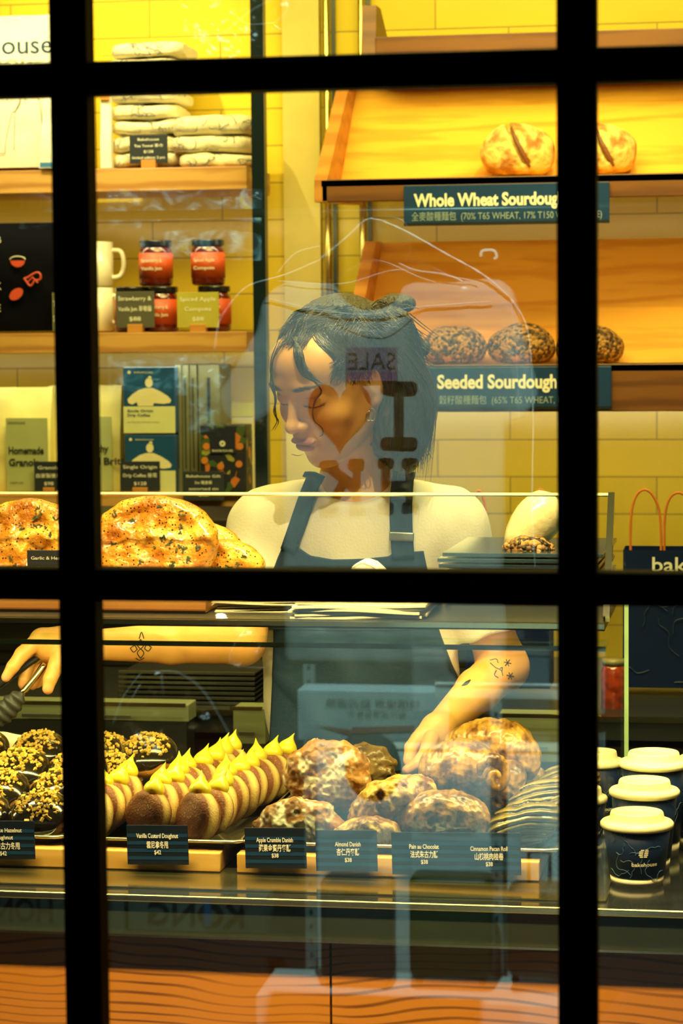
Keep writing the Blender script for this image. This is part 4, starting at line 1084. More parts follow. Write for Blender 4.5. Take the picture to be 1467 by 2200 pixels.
def sweep(pts, radii, flat=1.0, k=.012):
    pts = [np.array(p) for p in pts]
    def f(p):
        d = None
        for i in range(len(pts)-1):
            q = cone(p, pts[i], pts[i+1], radii[i], radii[i+1]); d = q if d is None else smin(d, q, k)
        return d
    return f
def swept_pastry(name, cat, px_pts, Y, radii_px, label, m, group, seed, ridges=.0, freq=260, rough=.002, part='baked_dough'):
    """px_pts: pixel path with depth offsets"""
    w = [P(x, y, Y+dy) for x, y, dy in px_pts]; s = PX(w[0]); c = sum(w)/len(w)
    L = smooth_path([q-c for q in w], 3); rad = np.interp(np.linspace(0, 1, len(L)), np.linspace(0, 1, len(radii_px)), np.array(radii_px)*s)
    base = sweep(L, rad)
    ax = (L[-1]-L[0]); ax = ax/np.linalg.norm(ax)
    def f(p):
        u = p @ ax
        return base(p)+ridges*.8*vnoise(p+np.outer(u, ax)*6, 30, seed+7)+vnoise(p, 80, seed)*rough+vnoise(p, 200, seed+2)*rough*.5
    A = np.array(L); mr = rad.max()*1.25
    t = thing(name, label, cat, c, 0, group)
    sdf_obj(part, f, A.min(0)-mr, A.max(0)+mr, .0019, m, t)
    return t
swept_pastry('almond_danish', 'danish', [(775, 1762, -.01), (812, 1730, -.02), (862, 1708, -.01), (915, 1692, .01)], 3.11, (26, 40, 38, 22), 'almond danish with flaked top lying diagonally beside the round danish', ALM, 'almond danishes', 21, ridges=.0012, freq=300, rough=.0035)
swept_pastry('almond_danish', 'danish', [(735, 1800, 0), (790, 1790, 0), (838, 1795, 0)], 3.06, (24, 34, 24), 'almond danish mostly hidden behind its price card', ALM, 'almond danishes', 22, ridges=.0012, freq=300, rough=.003)
swept_pastry('pain_au_chocolat', 'pastry', [(952, 1655, 0), (985, 1652, -.005), (1020, 1652, 0)], 3.19, (52, 57, 54), 'big glossy pain au chocolat lying on top, touched by the hand', PAIN, 'pains au chocolat', 23, ridges=.0010, freq=200, rough=.0014)
# rolled ends of the big one and the swirled pastry behind it
def swirl(px, py, Y, rpx, label, m, group, seed, turns=2.3, name='cinnamon_pecan_roll', cat='pastry', rz=0.0, squash=.8, depth=.55, wpx=.22, ry=0.0):
    c = P(px, py, Y); s = PX(c); r = rpx*s
    t = thing(name, label, cat, c, 0, group); t.rotation_euler = (0, ry, rz)
    pts, rad = [], []
    n = int(18*turns)
    for i in range(n+1):
        u = i/n; a = 2*math.pi*turns*u+seed; q = r*(.10+.72*u)
        pts.append(np.array([q*math.cos(a), -r*depth*(1-u)*.6, q*math.sin(a)*squash])); rad.append(r*wpx*(.75+.35*u))
    pts = np.array(pts)
    def f(p):
        d = None
        for i in range(n):
            q = cone(p, pts[i], pts[i+1], rad[i], rad[i+1]); d = q if d is None else np.minimum(d, q)
        d = smin(d, ell(p, (0, r*depth*.75, 0), (r*.86, r*depth*.9, r*.86*squash)), .004)
        a = np.arctan2(p[:, 2], p[:, 0])
        return d+.0003*np.sin(a*26+4*vnoise(p, 30, seed))+vnoise(p, 90, seed)*.0010
    sdf_obj('rolled_dough', f, (-r*1.15, -r*1.3, -r*1.1), (r*1.15, r*depth*1.8, r*1.1), .0018, m, t)
    return t
swirl(1060, 1668, 3.17, 46, 'curled end pastry with open layered spiral beside the big pain au chocolat', PAIN, 'pains au chocolat', 1, 1.3, name='pain_au_chocolat', rz=R(30), squash=1.25, wpx=.25)
swept_pastry('pain_au_chocolat', 'pastry', [(985, 1604, .02), (1040, 1592, 0), (1090, 1600, -.01), (1122, 1636, -.01)], 3.27, (34, 42, 44, 40), 'glossy arched pastry behind the big pain au chocolat, nearest the wrist', PAIN, 'pains au chocolat', 24, ridges=.0013, freq=230)
swept_pastry('pain_au_chocolat', 'pastry', [(880, 1768, 0), (930, 1752, -.01), (985, 1752, 0), (1020, 1772, 0)], 3.09, (32, 46, 46, 36), 'broad sugared pain au chocolat just behind the double price card', PAIN, 'pains au chocolat', 25, ridges=.0014, freq=280)
swept_pastry('pain_au_chocolat', 'pastry', [(1035, 1730, 0), (1075, 1700, 0), (1100, 1660, 0)], 3.22, (32, 38, 28), 'pain au chocolat standing upright between the layers and the rolls', PAIN, 'pains au chocolat', 26, ridges=.0016, freq=320)
swept_pastry('pain_au_chocolat', 'pastry', [(1120, 1690, 0), (1150, 1668, 0)], 3.30, (24, 22), 'small flaky pastry tip showing behind the cinnamon rolls', ALM, 'pains au chocolat', 27, rough=.003)
m, nt, b = nodes('laminated_layers')
at = nt.nodes.new('ShaderNodeAttribute'); at.attribute_name = 'Col'; lk(nt, at, 'Color', b, 'Base Color'); b.inputs['Roughness'].default_value = .28; b.inputs['Coat Weight'].default_value = .7; b.inputs['Coat Roughness'].default_value = .15
LAMI = m
def arc_roll(px, py, Y, rxp, rzp, cpx, cpy, label, seed, tilt=-24):
    c = P(px, py, Y); s = PX(c); rx, rz = rxp*s, rzp*s
    t = thing('cinnamon_pecan_roll', label, 'pastry', c, 0, 'cinnamon pecan rolls fanned out on the danish tray')
    Rm = rotm('Y', tilt); cc = np.array([(cpx-px)*s, -.01, -(cpy-py)*s])
    def ph(p): return np.linalg.norm((p-cc)*np.array([1, .6, 1.15]), axis=1)*780+3.4*vnoise(p, 26, seed)+1.2*vnoise(p, 70, seed+1)
    def f(p):
        d = ell(p, (0, 0, 0), (rx, rx*.55, rz), Rm)
        return d+.0014*np.sin(ph(p))+vnoise(p, 120, seed)*.0006
    def colf(V):
        k = np.clip(.5-.5*np.sin(ph(V))+.35*vnoise(V, 60, seed), 0, 1)[:, None]
        return np.array([.085, .055, .014])*(1-k)+np.array([.42, .30, .06])*k
    r = max(rx, rz)*1.15
    sdf_obj('layered_dough', f, (-r, -rx*.7, -r), (r, rx*.7, r), .0016, LAMI, t, colf=colf)
    return t
for k, a_ in enumerate(((1118, 1775, 3.09, 92, 50, 1150, 1860, 'dark layered cinnamon pecan roll right behind the double price card'), (1165, 1728, 3.16, 84, 52, 1200, 1830, 'layered cinnamon pecan roll, second from the double price card'), (1205, 1772, 3.14, 80, 62, 1240, 1860, 'layered cinnamon pecan roll, third from the double price card'), (1215, 1690, 3.26, 76, 50, 1250, 1790, 'layered cinnamon pecan roll farthest back, half behind the window bar'))):
    arc_roll(*a_, seed=31+k)
# croissant-like rolls at the far left tray and its paper
for k in range(3):
    swept_pastry('glazed_twist', 'pastry', [(-60+k*20, 1672-k*24, 0), (20+k*26, 1648-k*24, 0), (88+k*16, 1622-k*14, 0)], 3.40+.03*k, (18, 21, 14), ('glazed brown twist, front one beneath the greaseproof paper', 'glazed brown twist, middle one beneath the greaseproof paper', 'glazed brown twist, rear one touching the paper corner')[k], pastry('twist_glaze%d' % k, (.42, .13, .02), (.12, .03, .006), layers=.4, lscale=30, coat=.8, rough=.2), 'glazed twists on the rear tray', 70+k, ridges=.0022, freq=180)
t = thing('greaseproof_paper', 'crumpled sheet of greaseproof paper poking up with a pointed corner', 'paper', P(20, 1625, 3.40))
G = np.zeros((16, 22, 3)); a = P(-90, 1640, 3.38); bq = P(108, 1586, 3.38)
for i in range(16):
    for j in range(22):
        u, v = j/21, i/15
        x = P(-90+u*198, 1600, 3.36)[0]; top = 1590-(6*math.sin(u*5))-(10*u**6); bot = 1662-62*u**1.5
        q = P(0, bot+(top-bot)*v, 3.36); G[i, j] = (x, 3.355+.05*v+.006*math.sin(u*14+v*3), q[2])
f_ = G.reshape(-1, 3); f_[:, 1] += vnoise(f_, 50, 4)*.006; G -= np.array(t.location)
MB().grid(G).build('paper_sheet', mat('greaseproof', (.90, .85, .62), .55, bump=.15, bscale=60), t, smooth=True, solid=.0006)

# ---------------------------------------------------------------- price cards of the case
def case_card(px0, px1, py0, py1, blocks, label, Y=2.975):
    c = P((px0+px1)/2, (py0+py1)/2, Y); s = PX(c); w, h = (px1-px0)*s, (py1-py0)*s
    t = thing('price_card', label, 'price card', (c[0], c[1], c[2]-h/2), 0, 'navy price cards along the case')
    t.rotation_euler = (0, R(-1.2), 0)
    MB().box((0, 0, h/2), (w, .0018, h)).build('card', NAVY, t, bevel=.0004)
    st = MB()
    for k in range(4): st.box((0, -.0011, h*(.74-.19*k)), (w*.985, .0005, h*.085))  # blue bands put the reflection of slats into the card's colour
    for k in range(1): st.build('reflection_stripes', mat('reflection_blue', (.006, .040, .11), .5, spec=.2), t)
    cx = (px0+px1)/2
    for (bx, lines) in blocks:
        for (s_, dy, hh, ww) in lines:
            text('lettering', s_, INK, t, ((bx-cx)*s, -.0018, h/2-dy*s), hh*s, width=ww*s, bold=.015)
case_card(-60, 78, 1763, 1846, [(8, [('Chocolate Hazelnut', -22, 9, 86), ('Doughnut', -5, 9, 46), ('榛子朱古力冬甩', 12, 12, 76), ('$42', 29, 9, 15)])], 'navy price card reading Chocolate Hazelnut Doughnut')
case_card(272, 407, 1772, 1858, [(340, [('Vanilla Custard Doughnut', -19, 10, 92), ('雲尼拿冬甩', -1, 12, 48), ('$42', 16, 9, 15)])], 'navy price card reading Vanilla Custard Doughnut')
case_card(526, 660, 1778, 1866, [(592, [('Apple Crumble Danish', -17, 10, 80), ('蘋果金寶丹麥酥', -1, 12, 70), ('$38', 16, 9, 15)])], 'navy price card reading Apple Crumble Danish')
case_card(678, 812, 1783, 1872, [(749, [('Almond Danish', -15, 10, 56), ('杏仁丹麥酥', 2, 12, 50), ('$38', 20, 9, 15)])], 'navy price card reading Almond Danish')
case_card(841, 1120, 1788, 1880, [(912, [('Pain au Chocolat', -16, 10, 64), ('法式朱古力酥', 1, 12, 60), ('$38', 18, 9, 15)]), (1052, [('Cinnamon Pecan Roll', -12, 10, 80), ('山核桃肉桂卷', 5, 12, 62), ('$38', 22, 9, 15)])], 'wide navy price card reading Pain au Chocolat and Cinnamon Pecan Roll')

# ================================================================ on top of the case: focaccia
FOC = None
m, nt, b = nodes('focaccia_crust')
tc = nt.nodes.new('ShaderNodeTexCoord'); n = nt.nodes.new('ShaderNodeTexNoise'); n.inputs['Scale'].default_value = 26; n.inputs['Detail'].default_value = 6; lk(nt, tc, 'Object', n, 'Vector')
r = nt.nodes.new('ShaderNodeValToRGB'); e = r.color_ramp.elements; e[0].position = .36; e[0].color = (.46, .15, .015, 1); e[1].position = .66; e[1].color = (.86, .48, .06, 1); x = e.new(.5); x.color = (.70, .31, .03, 1)
lk(nt, n, 'Fac', r, 'Fac')
v = nt.nodes.new('ShaderNodeTexVoronoi'); v.inputs['Scale'].default_value = 210; lk(nt, tc, 'Object', v, 'Vector'); sp = nt.nodes.new('ShaderNodeSeparateColor'); lk(nt, v, 'Color', sp, 0)
lt = nt.nodes.new('ShaderNodeMath'); lt.operation = 'LESS_THAN'; lt.inputs[1].default_value = .27; lk(nt, v, 'Distance', lt, 0)
g2 = nt.nodes.new('ShaderNodeMath'); g2.operation = 'GREATER_THAN'; g2.inputs[1].default_value = .38; lk(nt, sp, 0, g2, 0); mu = nt.nodes.new('ShaderNodeMath'); mu.operation = 'MULTIPLY'; lk(nt, lt, 0, mu, 0); lk(nt, g2, 0, mu, 1)
mx = nt.nodes.new('ShaderNodeMix'); mx.data_type = 'RGBA'; lk(nt, mu, 0, mx, 0); lk(nt, r, 'Color', mx, 6); mx.inputs[7].default_value = (.10, .03, .01, 1); lk(nt, mx, 2, b, 'Base Color')
bp = nt.nodes.new('ShaderNodeBump'); bp.inputs['Strength'].default_value = 1.0; bp.inputs['Distance'].default_value = .006; n4 = nt.nodes.new('ShaderNodeTexNoise'); n4.inputs['Scale'].default_value = 90; n4.inputs['Detail'].default_value = 5; lk(nt, tc, 'Object', n4, 'Vector'); lk(nt, n4, 'Fac', bp, 'Height'); lk(nt, bp, 'Normal', b, 'Normal')
b.inputs['Roughness'].default_value = .22; b.inputs['Coat Weight'].default_value = .6
FOC = m
HERB = mat('chopped_herb', (.035, .06, .012), .6)
def focaccia(px0, px1, py0, Y, label, seed, depth=.045, tilt=22, hz=None, herbs=26, rz=0):
    s = PX(P((px0+px1)/2, 1200, Y)); rx = (px1-px0)*s/2; rzz = hz or rx*.92
    top = P((px0+px1)/2, py0, Y); rzz = min(rzz, (top[2]-DK-.021)/2/math.cos(R(tilt))); c = np.array([top[0], Y, top[2]-rzz*math.cos(R(tilt))*.98])
    t = thing('focaccia', label, 'bread', c, 0, 'garlic and herb focaccias on the steel shelf'); t.rotation_euler = (R(-tilt), 0, R(rz))
    rg = random.Random(seed); dim = [(rg.uniform(-.6, .6)*rx, rg.uniform(-.55, .6)*rzz, rg.uniform(.006, .012)) for _ in range(9)]
    def f(p):
        d = ell(p, (0, 0, 0), (rx, depth*.5, rzz))
        rad = np.hypot(p[:, 0]/rx, p[:, 2]/rzz)
        d = smin(d, np.hypot((rad-.83)*rx, p[:, 1])-depth*.42, .01)
        for (x, z, q) in dim:
            d = smax(d, -(np.linalg.norm(p-np.array([x, -depth*.52, z]), axis=1)-q), .010)
        return d+vnoise(p, 40, seed)*.0028+vnoise(p, 110, seed+2)*.0012
    lo = (-rx*1.15, -depth, -rzz*1.15); hi = (rx*1.15, depth, rzz*1.15)
    sdf_obj('crust', f, lo, hi, .0022, FOC, t)
    mb = MB()
    for _ in range(herbs):
        x, z = rg.uniform(-.8, .8)*rx, rg.uniform(-.8, .8)*rzz
        if math.hypot(x/rx, z/rzz) > .9: continue
        y = np.array([[x, -depth*1.2, z]])
        for _k in range(30): y[0, 1] += float(f(y)[0])*.8
        for _q in range(3):
            ang = rg.uniform(0, 180); mb.box((x+rg.uniform(-.003, .003), y[0, 1]-.0005, z+rg.uniform(-.003, .003)), (rg.uniform(.004, .008), .0008, rg.uniform(.0012, .0026)), rotm('Y', ang))
    o = mb.build('herb_flakes', HERB, t); o['kind'] = 'stuff'
    return t
ZD = DK
focaccia(195, 466, 1077, 3.06, 'big golden focaccia leaning upright on the steel shelf beside the window bar', 5, tilt=20)
focaccia(-62, 172, 1087, 3.06, 'golden focaccia half behind the window bar with a card before it', 6, tilt=22)
focaccia(330, 512, 1130, 3.17, 'smaller focaccia slice tucked behind the big one', 7, herbs=8, tilt=15)
focaccia(420, 546, 1175, 3.10, 'small puffy focaccia bulge lowest beside the sleeve', 8, herbs=6, tilt=10, depth=.05)
t = price_card(125, 1180, 1262, 138, 2.955, 'dark price card reading Garlic and Herb Focaccia', 'Garlic & Herb Focaccia\n香草蒜蓉佛卡夏\n$58', block=False, fs=.75)
# wooden boards under the bread
for (a_, b_, lab) in ((-200, 140, 'wooden serving board under the far focaccia'), (170, 442, 'wooden serving board under the big focaccia')):
    q0, q1 = P(a_, 1318, 2.93), P(b_, 1318, 2.93)
    t = thing('serving_board', lab, 'board', ((q0[0]+q1[0])/2, 2.93, DK+.0005))
    MB().box((0, .15, .009), (q1[0]-q0[0], .30, .018)).build('board', wood('brown_board', (.50, .25, .07), (.34, .15, .035), grain=7), t, bevel=.001)
    MB().box((0, -.0005, .004), (q1[0]-q0[0], .002, .002)).build('inlay', DARKOAK, t)
# stacks of greaseproof bags
rr2 = random.Random(11)
def sheet_stack(px0, px1, py_top, py_bot, Y, n, label0, group, cat, rzs=3):
    a, bq = P(px0, py_bot, Y), P(px1, py_bot, Y); zt_ = P(px0, py_top, Y)[2]
    z0 = DK+.0006
    words = ['lowest', 'second', 'third', 'fourth', 'fifth', 'sixth', 'seventh', 'eighth', 'ninth', 'topmost']
    for k in range(n):
        c = ((a[0]+bq[0])/2+rr2.uniform(-.006, .006), Y+rr2.uniform(-.002, .004), z0+(zt_-z0)*k/n)
        t = thing('paper_bag', label0 % (words[k] if k < n-1 else 'topmost'), cat, c, R(rr2.uniform(-rzs, rzs)), group)
        th = (zt_-z0)/n
        w = bq[0]-a[0]; G = np.zeros((2, 25, 3))
        V = []
        for y in (0, .2):
            for zz in (0, th*.72):
                for i in range(25):
                    u = i/24-.5; V.append((u*w, y, zz+.0016*math.sin(u*5+k)))
        F = []
        for i in range(24):
            F += [(i, i+1, 25+i+1, 25+i), (50+i, 75+i, 75+i+1, 50+i+1), (25+i, 25+i+1, 75+i+1, 75+i), (i, 50+i, 50+i+1, i+1)]
        F += [(0, 25, 75, 50), (24, 74, 99, 49)]
        MB().add(V, F).build('flat_paper', mat('cream_bag_paper', (.88, .84, .58), .6, col2=(.80, .75, .48), scale=15, bump=.1), t)
        MB().box((rr2.uniform(-.3, .3)*w, .1, th*.75+.001), (.004, .15, .0006)).build('printed_mark', BLACK, t)
sheet_stack(462, 795, 1286, 1322, 2.95, 8, 'flat cream paper bag in the wide stack beside the boards, %s sheet', 'flat paper bags in the wide stack', 'paper bag', 1)
sheet_stack(622, 905, 1296, 1338, 2.887, 5, 'flat cream paper bag in the front stack near the shelf edge, %s sheet', 'flat paper bags in the front stack', 'paper bag', 3)
# white paper peak behind the bags
t = thing('paper_peak', 'white folded paper rising before the apron bib', 'paper', P(778, 1262, 3.0))
s = PX(P(778, 1262, 3.0)); out = [(-56, -14), (-30, 30), (-20, 48), (0, 57), (22, 50), (40, 34), (66, -14)]
MB().prism([(x*s, z*s) for x, z in out], 0, .05).build('folded_sheet', WHITEP, t, bevel=.004, smooth=True)
MB().tube([(x*s, -.0005, z*s-.002) for x, z in out[1:-1]], .0006, 5).build('fold_line', CREAM, t)
t.location.z = DK+.0215 if False else t.location.z
# stack of black wrapped plates behind the guard
q = P(1120, 1222, 3.05); s = PX(q)
t = thing('slate_trays', 'dark glossy stack of slate serving trays beside the wrapped bread', 'tray', (q[0], 3.05, DK+.001))
hh = P(1100, 1190, 3.05)[2]-DK
for k in range(9):
    MB().box((rr2.uniform(-.004, .004), .13, hh*(k+.5)/9), (.205, .24, hh/9*.7), rotm('Z', rr2.uniform(-2, 2))).build('slate', mat('blue_slate', (.03, .06, .08), .15, coat=.8), t, bevel=.001)
# baguette in clear wrap
q = P(1168, 1185, 3.13)
t = thing('wrapped_baguette', 'pale wrapped baguette leaning up to the guard, bright at its tip', 'bread', q)
w0 = [P(1105, 1185, 3.13), P(1150, 1120, 3.14), P(1195, 1075, 3.15)]; L = [x-q for x in w0]
MB().tube(smooth_path(L, 5), [.017, .022, .026, .028, .030, .031, .031, .030, .029, .026, .016], 20).build('wrapped_loaf', mat('pale_wrap', (.88, .80, .42), .25, bump=.25, bscale=50, coat=.8), t, smooth=True)
def f_(p): return ell(p, (0, 0, 0), (.033, .02, .016))+vnoise(p, 160, 3)*.002
o = sdf_obj('seeded_end', f_, (-.045, -.03, -.03), (.045, .03, .03), .002, SEEDC, t, loc=P(1135, 1178, 3.11)-q)

# ================================================================ paper cups
CUPP = mat('cup_navy', (.004, .014, .055), .5, spec=.2); LIDM = mat('cream_lid', (.86, .80, .46), .35, sss=.1); CUPW = mat('cup_cream', (.85, .80, .55), .5)
def make_cup(H, rt_, rb, label, loc):
    t = thing('paper_cup', label, 'cup', loc, 0, 'lidded navy paper cups on the counter')
    MB().lathe([(rb*.92, .002), (rb, 0), (rb+(rt_-rb)*.17, H*.17), (rb+(rt_-rb)*.17, H*.17)], 48).build('cream_base', CUPW, t, smooth=True)
    MB().lathe([(rb+(rt_-rb)*.17+.0006, H*.17), (rt_, H)], 48).build('sleeve_wall', CUPP, t, smooth=True)
    rl = rt_*1.06
    MB().lathe([(rl*.98, H-.003), (rl*1.02, H-.001), (rl*1.02, H+.003), (rl*.97, H+.0055), (rl*.90, H+.0062), (rl*.79, H+.007), (rl*.77, H+.008), (rl*.735, H+.0155), (rl*.71, H+.0172), (rl*.67, H+.0174), (rl*.63, H+.0155), (.001, H+.0150)], 56).build('lid', LIDM, t, smooth=True)
    rr = random.Random(int(H*1e4)); L = MB()
    def onc(a, z): 
        r_ = rb+(rt_-rb)*z/H+.0006; return (r_*math.sin(a), -r_*math.cos(a), z)
    for _ in range(10):
        a, z = rr.uniform(-1.3, 1.3), rr.uniform(H*.18, H*.9); th_ = rr.uniform(0, 6); pts = []
        for k in range(10):
            th_ += rr.uniform(-.9, .9); a += math.cos(th_)*.12; z = max(H*.14, min(H*.96, z+math.sin(th_)*.0045)); pts.append(onc(a, z))
        L.tube(smooth_path(pts, 3), .00035, 4)
    L.build('line_print', mat('cup_line_ink', (.05, .13, .24), .6), t)
    a0 = .32
    tx = text('lettering', 'bakehouse', INK, t, (0, 0, 0), .0050, width=.033, bold=.02)
    me = tx.data; n = len(me.vertices); co = np.empty(n*3, dtype=np.float32); me.vertices.foreach_get('co', co); co = co.reshape(-1, 3)
    zc = H*.42; an = a0+co[:, 0]/(rb+(rt_-rb)*.42); rz_ = rb+(rt_-rb)*(zc+co[:, 2])/H+.0008
    V = np.stack([rz_*np.sin(an), -rz_*np.cos(an), zc+co[:, 2]], 1); me.vertices.foreach_set('co', V.astype(np.float32).ravel()); me.update()
    em = MB()
    for (dz_, w_) in ((.0190, .008), (.0168, .010), (.0146, .010), (.0124, .010), (.0102, .008)):
        for kx in (-.5, .1):
            a = a0+(kx*w_+.001*math.sin(dz_*3000))/(rb*1.1); q = onc(a, zc+dz_); em.box((q[0], q[1]-.0003, q[2]), (w_*.5, .0006, .0011), rotm('Z', math.degrees(a)))
    em.build('emblem', INK, t)
    return t
def cup_px(px, wpx, Y, H, label):
    b_ = P(px, 1905, Y); s = PX(b_)
    return make_cup(H, wpx*s/2/1.06/1.02, wpx*s/2*.70, label, (b_[0], Y, CT))
sH = lambda py_lid, Y: None
def lidz(px, py, Y): return float(P(px, py, Y)[2])-CT-.0174
for (px, w_, pyt, Y, lab) in ((1368, 157, 1742, 3.02, 'small front navy paper cup with cream lid and round emblem lettering'), (1384, 151, 1674, 3.105, 'medium navy paper cup with cream lid, middle of the file'), (1404, 150, 1614, 3.19, 'tall navy paper cup with cream lid, rear of the file'),
                              (1256, 98, 1690, 3.20, 'navy paper cup seen behind the case glass beside the window bar'), (1284, 112, 1612, 3.30, 'taller navy paper cup behind the case glass'), (1512, 150, 1625, 3.24, 'navy paper cup cut by the edge of the view')):
    cup_px(px, w_, Y, lidz(px, pyt, Y), lab)
# tea light bowl at the case end top shelf
t = thing('saucer', 'small pale saucer on the steel shelf beside the guard end', 'saucer', (XE+.03, 3.2, DK+.001)); MB().lathe([(.010, 0), (.022, .006), (.021, .007), (.001, .003)], 24).build('saucer_dish', CUPW, t, smooth=True)
bpy.data.objects.remove(t.children[0]); bpy.data.objects.remove(t)
# ================================================================ the woman behind the case
YW = 3.55
SKIN_C = np.array([.86, .45, .12]); LIP_C = np.array([.58, .20, .15]); NAIL_C = np.array([.88, .50, .26])
HC = P(712, 815, 3.52)                                     # middle of the head
# head frame: local -y is where the face looks, x her left, z up
HR = rotm('Z', -36) @ rotm('X', 27) @ rotm('Y', 4)
HS = 1.0
def hl(p): return (p-HC) @ HR / HS
def hw(q): return HC+(np.asarray(q)*HS) @ HR.T
def head_local(q):
    ax = np.abs(q[:, 0]); qs = q.copy(); qs[:, 0] = ax
    d = ell(q, (0, .020, .030), (.073, .090, .074))
    d = smin(d, ell(q, (0, -.022, -.020), (.061, .062, .088)), .03)
    d = smin(d, ell(q, (0, -.040, .048), (.056, .040, .038)), .03)
    d = smin(d, cone(qs, (.050, .012, -.045), (.016, -.052, -.092), .022, .016), .025)
    d = smin(d, ell(q, (0, -.064, -.096), (.019, .017, .015)), .02)
    d = smin(d, ell(qs, (.036, -.052, -.026), (.024, .022, .022)), .018)          # cheeks
    d = smin(d, ell(q, (0, -.074, -.058), (.028, .016, .020)), .02)              # muzzle
    d = smin(d, ell(qs, (.022, -.078, .029), (.024, .008, .008)), .014)          # brow
    d = smax(d, -ell(qs, (.031, -.096, .008), (.017, .017, .0105)), .014)         # sockets
    d = smin(d, ell(qs, (.031, -.0655, .0055), (.0150, .0145, .0120)), .006)      # lidded eyes
    d = smin(d, cone(q, (0, -.080, .020), (0, -.099, -.020), .0052, .0078), .012)
    d = smin(d, ell(q, (0, -.1015, -.026), (.0105, .0105, .0090)), .008)
    d = smin(d, ell(qs, (.0125, -.0905, -.029), (.0072, .0100, .0072)), .006)
    d = smax(d, -ell(qs, (.0065, -.0985, -.0365), (.0035, .0050, .0040)), .003)
    up = ell(qs, (.008, -.0895, -.0545), (.0155, .0085, .0050)); d = smin(d, up, .004)
    d = smin(d, ell(q, (0, -.0880, -.0640), (.0185, .0100, .0070)), .004)
    d = smax(d, -ell(q, (0, -.0975, -.0588), (.0225, .0080, .0010)), .0028)
    # ears
    e = ell(qs, (.0745, .012, -.004), (.0075, .0175, .0300), None)
    e = smax(e, -ell(qs, (.0835, .008, .000), (.0070, .0100, .0190)), .004)
    e = smin(e, ell(qs, (.0745, .006, -.032), (.0055, .0085, .0085)), .006)
    return smin(d, e, .006)
# joints
NECK = P(765, 1050, 3.60); HIP = P(760, 1560, 3.62)
def seg(p, L, k=.01):
    d = None
    for i in range(len(L)-1):
        q = cone(p, L[i][0], L[i+1][0], L[i][1], L[i+1][1]); d = q if d is None else smin(d, q, k)
    return d
SR = P(570, 1128, 3.60); SL = P(965, 1128, 3.62)
ER = P(520, 1378, 3.50); WRr = P(172, 1386, 3.33)
EL = P(1082, 1432, 3.64); WL = P(938, 1566, 3.40)
# her left hand (under the sleeve at the right of the picture), reaching down
def pp(x, y, Y): return P(x, y, Y)
handL = [
    [(pp(938, 1566, 3.400), .0200), (pp(920, 1588, 3.380), .0175), (pp(912, 1600, 3.372), .0135)],
    [(pp(935, 1572, 3.395), .0185), (pp(902, 1590, 3.368), .0125)],
    [(pp(942, 1572, 3.400), .0180), (pp(945, 1596, 3.390), .0130)],
]
fingL = [
    [(pp(898, 1588, 3.366), .0112), (pp(884, 1606, 3.350), .0100), (pp(880, 1632, 3.336), .0088), (pp(886, 1650, 3.330), .0074)],   # index
    [(pp(926, 1586, 3.352), .0118), (pp(916, 1616, 3.318), .0100), (pp(898, 1640, 3.300), .0088), (pp(874, 1654, 3.296), .0070)],   # thumb
    [(pp(925, 1602, 3.375), .0098), (pp(928, 1634, 3.360), .0088), (pp(922, 1660, 3.345), .0076), (pp(914, 1672, 3.34), .0068)],
    [(pp(942, 1600, 3.395), .0094), (pp(948, 1632, 3.380), .0084), (pp(944, 1658, 3.365), .0074), (pp(936, 1668, 3.36), .0064)],
    [(pp(958, 1594, 3.415), .0084), (pp(966, 1622, 3.405), .0075), (pp(962, 1644, 3.395), .0067), (pp(954, 1654, 3.39), .0058)],
]
# her right hand holding the tongs
handR = [
    [(pp(172, 1386, 3.33), .0215), (pp(135, 1382, 3.315), .0225), (pp(92, 1378, 3.305), .0200)],
    [(pp(150, 1400, 3.32), .0210), (pp(100, 1392, 3.315), .0200)],
]
fingR = [
    [(pp(85, 1372, 3.295), .0118), (pp(48, 1405, 3.282), .0106), (pp(28, 1432, 3.272), .0090), (pp(13, 1455, 3.268), .0070)],      # index over the upper arm
    [(pp(80, 1390, 3.315), .0110), (pp(58, 1430, 3.31), .0098), (pp(52, 1462, 3.30), .0085), (pp(50, 1470, 3.298), .0076)],
    [(pp(95, 1400, 3.33), .0106), (pp(80, 1440, 3.325), .0094), (pp(72, 1462, 3.315), .0082), (pp(70, 1472, 3.31), .0070)],
    [(pp(112, 1405, 3.345), .0096), (pp(100, 1440, 3.34), .0084), (pp(88, 1462, 3.33), .0072), (pp(80, 1470, 3.325), .0062)],
    [(pp(135, 1400, 3.300), .0150), (pp(122, 1428, 3.290), .0120), (pp(108, 1458, 3.280), .0098), (pp(103, 1480, 3.275), .0080)],   # thumb
]
def trunk(p):
    d = cone(p, NECK+np.array([0, .02, .06]), NECK+np.array([0, .03, -.04]), .047, .055)
    d = smin(d, cone(p, hw((0, .035, -.05)), NECK+np.array([0, .02, 0.0]), .048, .048), .03)
    d = smin(d, ell(p, (NECK+SL)/2*.5+(NECK+SR)/2*.5+np.array([0, .01, -.05]), (.150, .075, .075)), .05)
    c = (SL+SR)/2
    d = smin(d, ell(p, c+np.array([0, .01, -.10]), (.135, .085, .15)), .05)
    d = smin(d, ell(p, c+np.array([0, .02, -.27]), (.118, .078, .15)), .06)
    return d
